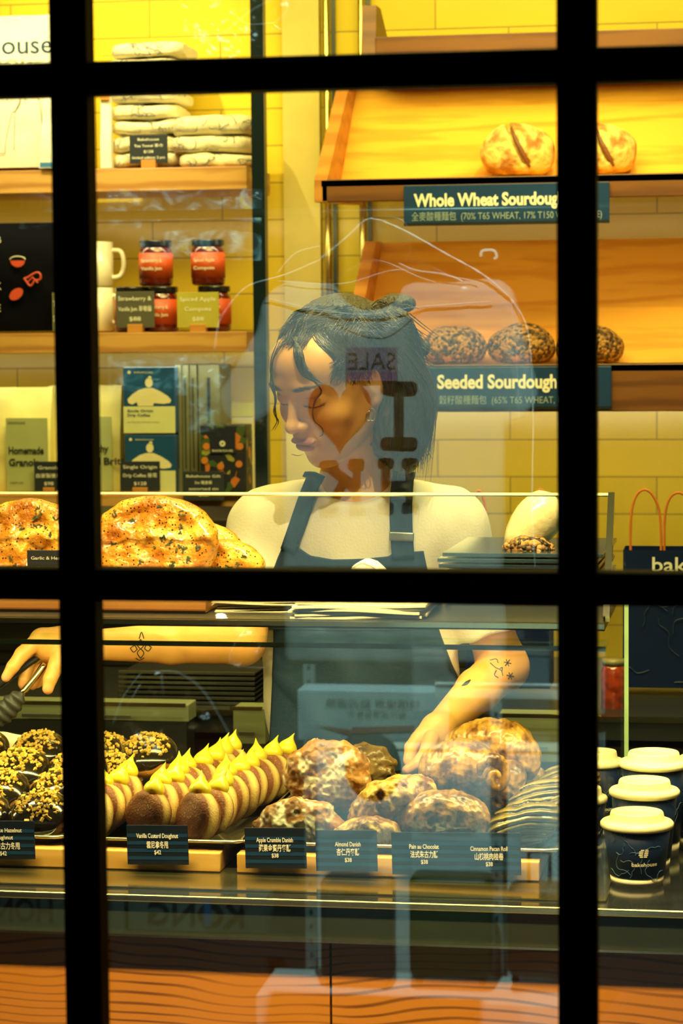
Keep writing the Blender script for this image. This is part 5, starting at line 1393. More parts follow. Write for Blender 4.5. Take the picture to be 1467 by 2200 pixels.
def body(p):
    q = hl(p)
    d = head_local(q)*HS
    d = smin(d, trunk(p), .02)
    d = smin(d, seg(p, [(SR, .045), (ER+np.array([.0, .0, .0]), .033)]), .03)
    d = smin(d, seg(p, [(ER, .034), (ER*.55+WRr*.45, .0295), (WRr, .0205)]), .015)
    d = smin(d, seg(p, [(SL, .045), (EL, .034)]), .03)
    d = smin(d, seg(p, [(EL, .035), (EL*.6+WL*.4, .0325), (WL, .0200)]), .02)
    for h_, fg in ((handL, fingL), (handR, fingR)):
        g = None
        for s_ in h_:
            k = seg(p, s_, .01); g = k if g is None else smin(g, k, .012)
        for s_ in fg:
            g = smin(g, seg(p, s_, .003), .0030)
        d = smin(d, g, .012)
    return d
def skin_col(V):
    q = hl(V); c = np.tile(SKIN_C, (len(V), 1))
    def blend(mask, colr):
        nonlocal c
        m = np.clip(mask, 0, 1)[:, None]; c = c*(1-m)+np.array(colr)*m
    qs = q.copy(); qs[:, 0] = np.abs(q[:, 0])
    lips = np.minimum(ell(qs, (.008, -.0895, -.0545), (.0160, .0110, .0056)), ell(q, (0, -.0880, -.0640), (.0190, .0125, .0076)))
    face = q[:, 1] < -.06
    blend((.5-lips/.0012)*face, LIP_C)
    blend(np.clip(1-np.linalg.norm(qs-np.array([.042, -.068, -.030]), axis=1)/.03, 0, 1)*.28, (.80, .30, .10))
    # eyebrows
    bx = (qs[:, 0]-.031)/.021; bz = (q[:, 2]-(.0315+.004*(bx+.2)-.006*np.clip(bx, 0, 2)**2))/.0034
    blend((1.1-np.hypot(bx, bz*(1+.4*bx)))*3*(q[:, 1] < -.03), (.06, .032, .02))
    # closed lash line
    lx = (qs[:, 0]-.031)/.0165; lz = (q[:, 2]-(-.0025+.0030*lx**2))/.0016
    blend((1.05-np.maximum(np.abs(lx), np.abs(lz)))*4*(q[:, 1] < -.03), (.05, .03, .02))
    blend((1-np.maximum(np.abs(lx), np.abs((q[:, 2]-.013)/.001)))*1.2*(q[:, 1] < -.03)*.6, (.45, .20, .08))
    no = np.linalg.norm((qs-np.array([.0065, -.0985, -.0365]))/np.array([.0042, .0055, .0045]), axis=1)
    blend((1-no)*2.5, (.20, .07, .03))
    for fg in (fingL, fingR):
        for s_ in fg:
            tip = s_[-1][0]; blend((1-np.linalg.norm(V-tip-np.array([0, -.006, 0]), axis=1)/.0075)*1.2, (.90, .40, .20))
    return c
m, nt, b = nodes('skin')
at = nt.nodes.new('ShaderNodeAttribute'); at.attribute_name = 'Col'; tc = nt.nodes.new('ShaderNodeTexCoord')
n = nt.nodes.new('ShaderNodeTexNoise'); n.inputs['Scale'].default_value = 40; lk(nt, tc, 'Object', n, 'Vector')
mx = nt.nodes.new('ShaderNodeMix'); mx.data_type = 'RGBA'; mx.blend_type = 'MULTIPLY'; mx.inputs[0].default_value = .15
lk(nt, at, 'Color', mx, 6); lk(nt, n, 'Color', mx, 7); lk(nt, mx, 2, b, 'Base Color'); b.inputs['Roughness'].default_value = .42
b.inputs['Subsurface Weight'].default_value = .25; b.inputs['Subsurface Radius'].default_value = (.010, .004, .002); b.inputs['Subsurface Scale'].default_value = .8
SKIN = m
lo = np.min([P(-20, 1500, 3.2), P(1120, 1700, 3.2)], axis=0); 
blo = np.array([P(0, 1400, 3.27)[0]-.03, 3.22, P(900, 1690, 3.3)[2]-.02]); bhi = np.array([EL[0]+.06, 3.76, HC[2]+.14])
woman = thing('person', 'woman with dark bobbed hair in cream T-shirt and blue apron looking down, holding tongs', 'person', (NECK[0], 3.62, 0))
WO = np.array([NECK[0], 3.62, 0.0])
sdf_obj('body', body, blo, bhi, .0021, SKIN, woman, colf=skin_col, origin=WO)

# ---- shirt
TEE = mat('cream_tee', (.95, .90, .66), .8, sheen=.2, bump=.12, bscale=300)
CU = P(1040, 1262, 3.63)                                  # sleeve hem, her left
CUR = P(500, 1270, 3.56)
def shirt(p):
    d = trunk(p)-.013
    c = (SL+SR)/2
    d = smin(d, ell(p, c+np.array([.0, .015, -.22]), (.138, .098, .20)), .05)
    d = smin(d, cone(p, c+np.array([0, .02, -.12]), c+np.array([0.0, .03, -.36]), .105, .118), .05)
    sl = smin(cone(p, SL+np.array([-.01, 0, -.012]), SL+(EL-SL)*.78, .060, .060), cone(p, NECK+np.array([.07, .02, -.03]), SL, .035, .056), .03)
    sl = smax(sl, (p-(SL+(EL-SL)*.74)) @ ((EL-SL)/np.linalg.norm(EL-SL)), .006)
    sr = smin(cone(p, SR+np.array([.01, 0, -.012]), SR+(ER-SR)*.78, .060, .060), cone(p, NECK+np.array([-.07, .02, -.03]), SR, .035, .056), .03)
    sr = smax(sr, (p-(SR+(ER-SR)*.72)) @ ((ER-SR)/np.linalg.norm(ER-SR)), .006)
    d = smin(d, smin(sl, sr, .02), .03)
    # folds
    w = p.copy()
    rel = (p[:, 2]-c[2])
    d = d+.0040*vnoise(p @ np.array([[1.6, .3, .6], [0, 1, 0], [-.5, .2, .7]]), 16, 5)+.0020*np.sin((p[:, 0]*1.0+rel*.8)*75+3*vnoise(p, 9, 2))*np.clip(-rel*6, .15, 1)
    # neckline
    nc = NECK+np.array([.004, -.040, .030])
    d = smax(d, -ell(p, nc, (.074, .085, .040), rotm('X', 25)), .006)
    d = smax(d, (p[:, 2]-(NECK[2]+.012)), .004)
    return d
slo = np.array([SR[0]-.12, 3.42, HIP[2]-.06]); shi = np.array([EL[0]+.06, 3.78, NECK[2]+.04])
sdf_obj('t_shirt', shirt, slo, shi, .0034, TEE, woman, origin=WO)
# neckline rib
pts = []
ribc = NECK+np.array([.004, -.035, -.012])
# ---- apron
APR = mat('apron_blue', (.006, .034, .072), .8, col2=(.005, .027, .060), scale=260, bump=.15, bscale=500)
def front_surface(f, X, Z, y0=3.36, off=.004):
    p = np.stack([X.ravel(), np.full(X.size, y0), Z.ravel()], 1)
    for _ in range(70):
        d = f(p); p[:, 1] += np.clip(d-off, -.01, .03)*.8
    return p.reshape(X.shape+(3,))
def shirt_or_body(p): return np.minimum(shirt(p), trunk(p)-.002)
def proj_row(pyc, xl, xr, n, Y=3.5):
    return [P(x, pyc, Y) for x in np.linspace(xl, xr, n)]
rows = [(1172, 600, 612), (1180, 598, 660), (1196, 592, 840), ]
def px_left(y): return np.interp(y, [1168, 1200, 1240, 1340, 1480, 1640], [604, 592, 582, 578, 574, 566])
def px_right(y): return np.interp(y, [1168, 1200, 1240, 1340, 1380, 1500, 1640], [900, 905, 912, 925, 936, 975, 1012])
def px_top(u): return np.interp(u, [0, .10, .22, .38, .6, .76, .80, 1], [1168, 1176, 1196, 1203, 1202, 1198, 1190, 1188])
nu, nv = 70, 110; G = np.zeros((nv+1, nu+1, 3))
for j in range(nv+1):
    for i in range(nu+1):
        u = i/nu; y = px_top(u)+(1660-px_top(u))*(j/nv); x = px_left(y)+(px_right(y)-px_left(y))*u
        G[j, i] = P(x, y, 3.50)
S_ = front_surface(shirt_or_body, G[:, :, 0], G[:, :, 2], off=.005)
S_[:, :, 1] = np.minimum(S_[:, :, 1], 3.62)
# hang free of the body below the bust
for j in range(nv+1):
    v = j/nv; S_[j, :, 1] -= .012*max(0, v-.25)+0.002*np.sin(np.linspace(0, 14, nu+1)+v*3)*min(1, v*2)
for j in range(nv-45, nv+1): S_[j, :, 1] = np.minimum(S_[j, :, 1], S_[nv-46, :, 1]+.002)
MB().grid(S_-WO).build('apron', APR, woman, smooth=True, solid=.003)
# hem stitching and pocket
def strip(path_px, wpx, nm, m, off=.008, th=.003, surf=shirt_or_body):
    P_ = [np.array(q, float) for q in path_px]; L = []
    C = smooth_path([np.array([a, b_, 0]) for a, b_ in P_], 8)
    G = np.zeros((len(C), 7, 3))
    for i, q in enumerate(C):
        t = C[min(i+1, len(C)-1)]-C[max(i-1, 0)]; t /= np.linalg.norm(t); nn = np.array([-t[1], t[0], 0])
        for k in range(7):
            r = q+nn*(k/6-.5)*wpx; G[i, k] = P(r[0], r[1], 3.5)
    F_ = G.copy(); pm = march(lambda p: surf(p), [0], [0]) if False else None
    flat = G.reshape(-1, 3); D = flat-EYE; D /= np.linalg.norm(D, axis=1)[:, None]; t = np.full(len(D), 3.2)
    for _ in range(120):
        d = surf(EYE+D*t[:, None]); t += np.clip(d-off, -.01, .03)*.7
    H = (EYE+D*t[:, None]).reshape(G.shape)
    bad = H[:, :, 1] > 3.72
    for i in range(len(C)-1, -1, -1):
        if bad[i].any() and i+1 < len(C): H[i] = H[i+1]+(G[i]-G[i+1])*1.02
    H[:, :, 1] = np.minimum(H[:, :, 1], np.median(H[:, :, 1], axis=1)[:, None]+.006)
    return MB().grid(H-WO).build(nm, m, woman, smooth=True, solid=th)
strip([(682, 1016), (662, 1060), (641, 1120), (618, 1184)], 33, 'apron_strap', APR)
strip([(868, 1012), (862, 1070), (862, 1130), (866, 1200)], 48, 'apron_strap', APR)
strip([(836, 1152), (862, 1153), (889, 1154)], 18, 'strap_buckle', mat('pewter_buckle', (.35, .38, .34), .35, .8), off=.012)
strip([(838, 1070), (862, 1071), (886, 1072)], 7, 'strap_stitch', mat('dark_blue_stitch', (.004, .012, .06), .6), off=.012)
strip([(575, 1345), (700, 1349), (860, 1349), (938, 1345)], 12, 'apron_tie', APR, off=.022)

# ---- trousers and shoes (behind the case)
TR_ = mat('dark_trousers', (.02, .02, .025), .8)
hc = (SL+SR)/2+np.array([0, .02, -.40])
def trousers(p):
    d = ell(p, hc+np.array([0, 0, .02]), (.145, .10, .12))
    for s_ in (-1, 1):
        d = smin(d, seg(p, [(hc+np.array([s_*.075, 0, -.06]), .082), (np.array([hc[0]+s_*.085, 3.62, .48]), .062), (np.array([hc[0]+s_*.09, 3.64, .09]), .048)]), .04)
    return d
sdf_obj('trousers', trousers, (hc[0]-.26, 3.45, .02), (hc[0]+.26, 3.80, hc[2]+.16), .010, TR_, woman, origin=WO)
for s_ in (-1, 1):
    def shoe(p): return smax(ell(p, (hc[0]+s_*.09, 3.59, .045), (.045, .12, .05)), -(p[:, 2]-.002), .01)
    sdf_obj('shoe', shoe, (hc[0]+s_*.09-.06, 3.44, -.01), (hc[0]+s_*.09+.06, 3.74, .11), .006, BLACK, woman, origin=WO)

# ---- hair: a mass shaped like the bob, plus many fine locks
HAIR = mat('dark_hair', (.060, .050, .028), .38, col2=(.006, .006, .006), scale=240, stretch=(1, 1, .07), spec=.6, bump=.5, bscale=300)
ax_cam = FW
def hairmass(p):
    q = hl(p)
    skull = ell(q, (0, .026, .032), (.083, .099, .082))
    # keep it off the face
    hairline = -(q[:, 1]+.052-.30*np.clip(q[:, 2]-.045, -.2, .2)-.00)
    d = smax(skull, -(q[:, 1]+.040+.55*(q[:, 2]-.060)), .012)
    d = smin(d, ell(p, P(868, 888, 3.53), (.040, .055, .088)), .03)             # bob beside the neck
    d = smin(d, cone(p, P(864, 920, 3.55), P(856, 986, 3.57), .037, .018), .02)
    d = smin(d, cone(p, P(800, 930, 3.60), P(760, 1000, 3.63), .050, .030), .03)
    d = smin(d, cone(p, P(845, 720, 3.50), P(900, 748, 3.52), .040, .016), .02)
    d = smin(d, ell(p, P(850, 652, 3.55), (.030, .03, .014)), .015)
    a = np.arctan2(q[:, 0], q[:, 1])
    d = d+.0034*vnoise(p*np.array([2.2, 2.2, .5]), 20, 4)+.0012*vnoise(p*np.array([2, 2, .25]), 90, 9)
    # open a window for the ear and cheek
    e = ell(q, (.086, -.004, -.010), (.030, .024, .038))
    return smax(d, -e, .008)
hlo = HC-np.array([.15, .14, .19]); hhi = HC+np.array([.19, .17, .16])
sdf_obj('hair', hairmass, hlo, hhi, .0021, HAIR, woman, origin=WO)
def headhair(p): return np.minimum(body(p), hairmass(p))
QUEUE = []
def lock(mb, pxs, r0, r1, off=.0025, jit=0, rr=None, f=headhair, n=6):
    pts = [np.array([a+(rr.uniform(-jit, jit) if rr else 0), b_+(rr.uniform(-jit, jit)*.5 if rr else 0), 0]) for a, b_ in pxs]
    C = smooth_path(pts, 5); A = np.array(C)
    QUEUE.append((mb, A, r0, r1, off, n))
def flush(f=headhair):
    if not QUEUE: return
    allA = np.concatenate([q[1] for q in QUEUE]); offs = np.concatenate([np.full(len(q[1]), q[4]) for q in QUEUE])
    XX = march(f, allA[:, 0], allA[:, 1], 3.2, off=offs); k = 0
    for mb, A, r0, r1, off, n in QUEUE:
        lock_tube(mb, A, XX[k:k+len(A)], r0, r1, n); k += len(A)
    QUEUE.clear()
def lock_tube(mb, A, X, r0, r1, n):
    bad = X[:, 1] > 3.75; 
    if bad.all(): X = np.array([P(a, b_, 3.50) for a, b_ in A[:, :2]])
    else:
        good = np.where(~bad)[0]
        for i in np.where(bad)[0]:
            g = good[np.argmin(np.abs(good-i))]; X[i] = P(A[i, 0], A[i, 1], X[g][1])
    for i in range(1, len(X)):                           # no sudden jumps in depth
        dy = np.clip(X[i, 1]-X[i-1, 1], -.006, .006); X[i] = P(A[i, 0], A[i, 1], X[i-1, 1]+dy)
    mb.tube(X-WO, [r0+(r1-r0)*abs(2*i/(len(X)-1)-.75)**1.4 for i in range(len(X))], n, flat=.6)
rr = random.Random(5); mb = MB()
# forehead fringe lock, cheek curl, wavy lock on the far side
for k in range(9):
    lock(mb, [(638-k*1.2, 725), (633+k*1.6, 752), (640+k*2.0, 785), (655+k*2.2, 808), (684+k*1.6, 826)], .0034, .0008, off=.004, jit=2, rr=rr)
for k in range(3):
    lock(mb, [(668+k*3, 815), (690, 840), (678-k, 862), (671, 885), (676, 905), (690, 918), (694, 932), (686, 938)], .0012, .0006, off=.003, jit=1, rr=rr)
for k in range(5):
    lock(mb, [(612-k*4, 735), (592-k*2, 768), (580+k, 800), (584+k, 830), (592, 855), (588+k, 885), (598-k, 905), (592-2*k, 925)], .0016, .0005, off=.004, jit=3, rr=rr)
lock(mb, [(626, 976), (640, 979), (652, 976)], .0010, .0004)
HAIR2 = HAIR
flush()
mb.build('loose_locks', HAIR2, woman, smooth=True)
# fine strands over the mass, following the fall of the hair
mb = MB(); part = np.array([742, 668])
for k in range(1100):
    u = rr.random()
    if u < .33:      # swept to the far side across the brow
        x0, y0 = 700+rr.uniform(-30, 60), 655+rr.uniform(0, 40); ex, ey = 596+rr.uniform(0, 60), 715+rr.uniform(-10, 40)
        pts = [(x0, y0), ((x0+ex)/2-8, (y0+ey)/2-14), (ex, ey)]
    elif u < .6:    # down across the temple to the ear
        x0, y0 = 720+rr.uniform(-20, 90), 665+rr.uniform(0, 40); ex, ey = 745+rr.uniform(-40, 60), 800+rr.uniform(-25, 30)
        pts = [(x0, y0), (x0-22+rr.uniform(-8, 8), 725+rr.uniform(-10, 10)), ((x0+ex)/2+6, 770), (ex, ey)]
    else:            # round the back and down the bob
        x0, y0 = 790+rr.uniform(-30, 60), 660+rr.uniform(-5, 60); ex, ey = 860+rr.uniform(-30, 62), 975+rr.uniform(-50, 60)
        pts = [(x0, y0), (x0+45, 720+rr.uniform(-20, 20)), (ex+12, 840+rr.uniform(-20, 20)), (ex+rr.uniform(-6, 10), ey)]
    lock(mb, pts, rr.uniform(.0006, .0013), .0004, off=rr.uniform(.0003, .0022), n=4)
flush()
def free(pts, Y, r0=.0010, r1=.0003):
    C = smooth_path([P(a, b_, Y) for a, b_ in pts], 5); mb.tube([c-WO for c in C], [r0+(r1-r0)*i/(len(C)-1) for i in range(len(C))], 4)
for k in range(150):
    u = rr.random(); Y = 3.53+rr.uniform(-.04, .03)
    if u < .35:        # bob ends beside the neck
        x = 862+rr.uniform(-30, 46); y = 955+rr.uniform(-20, 20); free([(x+4, y-60), (x+6, y-20), (x+rr.uniform(-6, 10), y+rr.uniform(10, 38))], Y)
    elif u < .65:     # flicks at the back of the head
        y = 715+rr.uniform(-20, 60); x = 880+rr.uniform(-10, 20); free([(x-20, y-26), (x+12, y), (x+30+rr.uniform(0, 14), y+rr.uniform(10, 30))], Y)
    elif u < .85:
        y = 800+rr.uniform(0, 160); x = 900+rr.uniform(-8, 8); free([(x-8, y-30), (x+4, y), (x+rr.uniform(0, 12), y+rr.uniform(16, 40))], Y)
    else:              # crown and knot
        x = 700+rr.uniform(-60, 180); y = 652+rr.uniform(-4, 14)+(abs(x-790)/110)**2*12; free([(x-22, y+8), (x, y-rr.uniform(2, 9)), (x+24, y+4)], 3.52, .0007)
for k in range(26):
    a = rr.uniform(-1.2, 1.1); x = 905+rr.uniform(-12, 14); y = 740+rr.uniform(-30, 250)
    lock(mb, [(x-20, y-30), (x, y), (x+rr.uniform(-4, 14), y+rr.uniform(14, 34))], .0009, .0003, off=.001, n=4)
flush()
mb.build('hair_strands', mat('hair_sheen', (.035, .030, .022), .3, spec=.8), woman, smooth=True)
# earring
mb = MB()
for k, (a, b_, r_) in enumerate(((792, 893, 7), (800, 890, 9))):
    q = march(body, [a], [b_], 3.2, off=.003)[0]-WO; s = PX(q+WO)
    ring = [q+np.array([r_*s*math.cos(t)*.8, -.001, r_*s*math.sin(t)*1.5]) for t in np.linspace(0, 2*math.pi, 20)]
    MB().tube(ring, .0007, 6, cap=False).build('hoop_earring', mat('silver', (.85, .85, .75), .15, 1.0), woman, smooth=True)
# tattoos drawn on the skin
TAT = mat('tattoo_ink', (.03, .028, .02), .6)
def tattoo(lines, nm, r=.0008):
    mb = MB()
    for L in lines:
        A = np.array(smooth_path([np.array([a, b_, 0]) for a, b_ in L], 4)); X = march(body, A[:, 0], A[:, 1], 3.0, off=.0002)
        mb.tube(X-WO, r, 5)
    return mb.build(nm, TAT, woman)
pet = []
for (cx, cy, ang) in ((302, 1385, 0), (302, 1403, 180), (288, 1394, -80), (317, 1392, 80)):
    a = math.radians(ang); L = 19 if ang in (0, 180) else 14
    t1 = (cx+math.sin(a)*L*.6, cy-math.cos(a)*L*.6); c1 = (cx-math.sin(a)*L*.5, cy+math.cos(a)*L*.5)
    n1 = (math.cos(a)*7, math.sin(a)*7)
    pet += [[c1, (cx+n1[0], cy+n1[1]), t1], [c1, (cx-n1[0], cy-n1[1]), t1]]
pet += [[(299, 1372), (304, 1358), (309, 1372)], [(292, 1414), (300, 1418), (310, 1413)]]
tattoo(pet, 'flower_tattoo')
# tattoo marks on the other arm, near the elbow
tattoo([[(1052, 1418), (1066, 1416), (1070, 1424)], [(1053, 1424), (1064, 1434), (1076, 1440), (1080, 1452)], [(1066, 1440), (1062, 1450), (1070, 1456)], [(1074, 1436), (1079, 1434), (1078, 1442)]], 'vine_tattoo')
def star(cx, cy, r):
    return [[(cx+r*math.cos(a), cy+r*math.sin(a)), (cx, cy), (cx-r*math.cos(a), cy-r*math.sin(a))] for a in (0.2, 1.2, 2.2)]
tattoo(star(1090, 1424, 8)+star(1096, 1452, 8), 'star_tattoo')
tattoo([[(993, 1473), (1000, 1466), (1010, 1461)], [(993, 1473), (1003, 1470), (1010, 1461)], [(996, 1471), (1004, 1466)]], 'leaf_tattoo', .0012)

# ---------------------------------------------------------------- tongs in her right hand
q = P(60, 1450, 3.28)
t = thing('serving_tongs', 'steel serving tongs with dark scalloped silicone tips held by the woman', 'tongs', q)
def tp(x, y, Y): return P(x, y, Y)-q
TGM = mat('brassy_tong_steel', (.72, .66, .30), .2, 1.0)
def arm(pts, w, nm):
    L = smooth_path([tp(*p_) for p_ in pts], 4); G = []
    for i, c in enumerate(L):
        tt = L[min(i+1, len(L)-1)]-L[max(i-1, 0)]; tt /= np.linalg.norm(tt); nn = np.cross(tt, [0, 1, 0]); nn /= np.linalg.norm(nn)
        G.append([c+nn*w/2+np.array([0, .003, 0]), c+nn*w/4+np.array([0, -.0005, 0]), c-nn*w/4+np.array([0, -.0005, 0]), c-nn*w/2+np.array([0, .003, 0])])
    MB().grid(np.array(G)).build(nm, TGM, t, smooth=True, solid=.0012)
arm([(96, 1425, 3.292), (75, 1455, 3.282), (45, 1492, 3.27)], .0088, 'tong_arm')
arm([(95, 1408, 3.315), (45, 1440, 3.30), (-20, 1480, 3.29)], .0088, 'tong_arm')
MB().tube([tp(104, 1396, 3.312), tp(60, 1426, 3.30), tp(-10, 1478, 3.288)], [.0075, .0085, .0095], 12, flat=.6).build('black_grip', BLK_INK, t, smooth=True)
c = tp(18, 1522, 3.262)
def tip(p):
    Rm = rotm('Y', -48)
    return ell(p, c, (.032, .010, .0155), Rm)+.0012*np.sin((p @ Rm[:, 0])*520)
sdf_obj('silicone_tip', tip, c-.045, c+.045, .0016, mat('charcoal_silicone', (.03, .032, .028), .5), t)
# ================================================================ the stall across from the window; it is seen mirrored in the glass
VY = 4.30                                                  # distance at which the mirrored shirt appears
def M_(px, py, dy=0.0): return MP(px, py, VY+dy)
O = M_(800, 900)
shirt_root = thing('souvenir_shirt', 'white bagged T-shirt printed I heart HK, mirrored in the glass', 'T-shirt', O)
S = PX(P(800, 900, VY))
def L2(px, py, dy=0.0): return M_(px, py, dy)-O
SHW = mat('white_cotton', (.42, .44, .43), .9, bump=.1, bscale=200)
def tee(p):
    # p relative to O; real +x is towards px growing, front faces +y
    def B(x0, x1, y0, y1, th, r):
        c = (L2(x0, y0)+L2(x1, y1))/2; h = np.abs(L2(x1, y1)-L2(x0, y0))/2; h[1] = th; return rbox(p, c, h, r)
    d = B(600, 1085, 622, 1432, .020, .018)
    d = smin(d, cone(p, L2(640, 672), L2(528, 860), .052, .048)*1.0+0, .03)
    d = smin(d, cone(p, L2(1045, 668), L2(1098, 845), .055, .050), .03)
    d = smin(d, cone(p, L2(700, 640), L2(600, 668), .020, .030), .03); d = smin(d, cone(p, L2(900, 640), L2(1030, 660), .020, .034), .03)
    nk = L2(792, 612); q = p-nk
    d = smax(d, -(np.hypot(q[:, 0]/1.25, q[:, 2])-.046), .008)
    d = smax(d, np.abs(p[:, 1])-.024, .01)
    cutx = (p-L2(500, 880)) @ np.array([-.35, 0, -.94]); d = smax(d, cutx, .006) if False else d
    fold = .0035*vnoise(p*np.array([2.4, 1, .7]), 13, 4)+.0015*vnoise(p*np.array([3, 1, 1]), 40, 6)
    return d+fold
a_, b_ = L2(455, 1450), L2(1170, 590)
sdf_obj('cotton_shirt', tee, (min(a_[0], b_[0]), -.04, min(a_[2], b_[2])), (max(a_[0], b_[0]), .04, max(a_[2], b_[2])), .0045, SHW, shirt_root)
BLKP = mat('black_flock_print', (.004, .004, .004), .9); REDH = mat('red_heart_print', (.30, .012, .002), .8)
YFR = .026
def bar(mb, pts, wpx, sub=1):
    (x0, y0), (x1, y1) = pts; a = math.atan2(y1-y0, x1-x0); r = wpx/2; out = []
    for t in np.linspace(a+math.pi/2, a+1.5*math.pi, 10): out.append((x0+r*math.cos(t), y0+r*math.sin(t)))
    for t in np.linspace(a-math.pi/2, a+math.pi/2, 10): out.append((x1+r*math.cos(t), y1+r*math.sin(t)))
    V = [L2(*q)+np.array([0, YFR+dy, 0]) for dy in (0, .0008) for q in out]; n = len(out)
    mb.add(V, [tuple(range(n)), tuple(range(2*n-1, n-1, -1))]+[(i, (i+1) % n, n+(i+1) % n, n+i) for i in range(n)])
lt = MB(); bar(lt, [(832, 831), (888, 831)], 24); bar(lt, [(860, 831), (860, 950)], 21); bar(lt, [(832, 950), (888, 950)], 24); lt.build('letter_i_print', BLKP, shirt_root)
lt = MB()
for xx in (832, 884):
    bar(lt, [(xx-9, 992), (xx+9, 992)], 18); bar(lt, [(xx, 992), (xx, 1086)], 19); bar(lt, [(xx-9, 1086), (xx+9, 1086)], 18)
bar(lt, [(832, 1040), (884, 1040)], 17); lt.build('letter_h_print', BLKP, shirt_root)
lt = MB(); bar(lt, [(760, 993), (778, 993)], 18); bar(lt, [(770, 993), (770, 1090)], 17); bar(lt, [(761, 1092), (780, 1092)], 18)
bar(lt, [(699, 997), (722, 997)], 19); bar(lt, [(710, 999), (768, 1043)], 17); bar(lt, [(742, 1030), (712, 1090)], 17); bar(lt, [(700, 1092), (722, 1092)], 18); lt.build('letter_k_print', BLKP, shirt_root)
H = []
for t in np.linspace(0, 2*math.pi, 60)[:-1]:
    x = 16*math.sin(t)**3; y = 13*math.cos(t)-5*math.cos(2*t)-2*math.cos(3*t)-math.cos(4*t)
    H.append(L2(734+x*4.2, 886-y*5.05)+np.array([0, YFR+.0006, 0]))
MB().add(H, [tuple(range(len(H)))]).build('heart_print', REDH, shirt_root)
# sticker
c = (L2(748, 745)+L2(858, 820))/2; w, h = 110*S, 72*S
MB().box(c+np.array([0, YFR+.004, 0]), (w, .0015, h)).build('sale_sticker', mat('lilac_sticker', (.26, .18, .27), .6), shirt_root)
MB().box(c+np.array([0, YFR+.005, -h*.36]), (w, .0015, h*.26)).build('pink_strip', mat('pink_strip_paper', (.26, .10, .20), .6), shirt_root)
text('lettering', 'SALE', mat('sticker_ink', (.01, .01, .02), .7), shirt_root, tuple(c+np.array([0, YFR+.006, h*.10])), h*.52, width=w*.92, face='+Y', bold=-.005)
MB().tube(smooth_path([L2(842, 590), L2(870, 560), L2(882, 520), L2(868, 478), L2(836, 466), L2(812, 476), L2(806, 500), L2(806, 520)], 6), .0022, 8).build('hanger_hook', DSTEEL, shirt_root, smooth=True)
MB().tube(smooth_path([L2(560, 650), L2(690, 610), L2(800, 560), L2(910, 600), L2(1050, 640)], 6), .004, 8).build('hanger_bar', DSTEEL, shirt_root, smooth=True)
MB().tube(smooth_path([L2(1032, 552), L2(1034, 540), L2(1048, 537), L2(1062, 540), L2(1066, 552), L2(1060, 556)], 4), .003, 8).build('bag_clip', WHITEP, shirt_root, smooth=True)
# clear bag: edges and crease highlights drawn as white tubes, wrinkled film
CREASE_HL = mat('crease_glint_white', (.95, .97, .97), .25, coat=1)  # glints on the folds of all stall bags are put into this white
film = glass('plastic_film', .075, (.97, .98, .98), rough=.16, bump=.9, bscale=5)
crease_lines = [([(690, 560), (745, 515), (790, 474), (822, 474)], .0022), ([(822, 474), (880, 500), (960, 545), (1040, 590), (1100, 640)], .0028),
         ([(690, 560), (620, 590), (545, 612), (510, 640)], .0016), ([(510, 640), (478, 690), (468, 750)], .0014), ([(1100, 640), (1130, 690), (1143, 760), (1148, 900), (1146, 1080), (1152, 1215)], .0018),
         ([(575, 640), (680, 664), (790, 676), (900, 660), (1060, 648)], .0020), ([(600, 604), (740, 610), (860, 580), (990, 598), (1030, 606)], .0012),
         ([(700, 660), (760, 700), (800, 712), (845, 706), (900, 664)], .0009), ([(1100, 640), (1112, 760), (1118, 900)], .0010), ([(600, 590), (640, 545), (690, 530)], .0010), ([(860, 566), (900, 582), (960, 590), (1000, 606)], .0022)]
for pts, r in crease_lines:
    MB().tube([q+np.array([0, .034, 0]) for q in smooth_path([L2(*p_) for p_ in pts], 5)], [r*1.8*(.45+.8*abs(math.sin(i*1.7))) for i in range((len(pts)-1)*5+1)], 6, flat=.4).build('crease_glint', CREASE_HL, shirt_root, smooth=True)
def film_sheet(outer, root, nm, m, base, amp=.012, dyo=.04, n=40, sc=9, seed=1):
    """outer: function v -> (x left px, x right px, y px)"""
    G = np.zeros((n+1, n+1, 3))
    for j in range(n+1):
        xl, xr, y = outer(j/n)
        for i in range(n+1): G[j, i] = base(xl+(xr-xl)*i/n, y)+np.array([0, dyo, 0])
    f = G.reshape(-1, 3); f[:, 1] += vnoise(f, sc, seed)*amp+vnoise(f, sc*3.3, seed+1)*amp*.4
    return MB().grid(G).build(nm, m, root, smooth=True)
film_sheet(lambda v: (np.interp(v, [0, .08, .2, .3, 1], [780, 690, 520, 470, 470]), np.interp(v, [0, .1, .2, 1], [830, 930, 1100, 1150]), 474+v*960), shirt_root, 'clear_bag', film, L2, seed=3)
# steel rail the shirt hangs from
t = thing('hanging_rail', 'steel hanging rail of the stall above the souvenir shirt', 'rail', M_(0, 0)*0+np.array([O[0], O[1], M_(812, 458)[2]+.004]))
MB().tube([(-1.2, 0, 0), (1.2, 0, 0)], .008, 12).build('rail_tube', DSTEEL, t, smooth=True)
for x in (-1.2, 1.2): MB().tube([(x, 0, 0), (x, 0, -float(M_(812, 458)[2])-.35)], .012, 12).build('rail_post', DSTEEL, t, smooth=True)

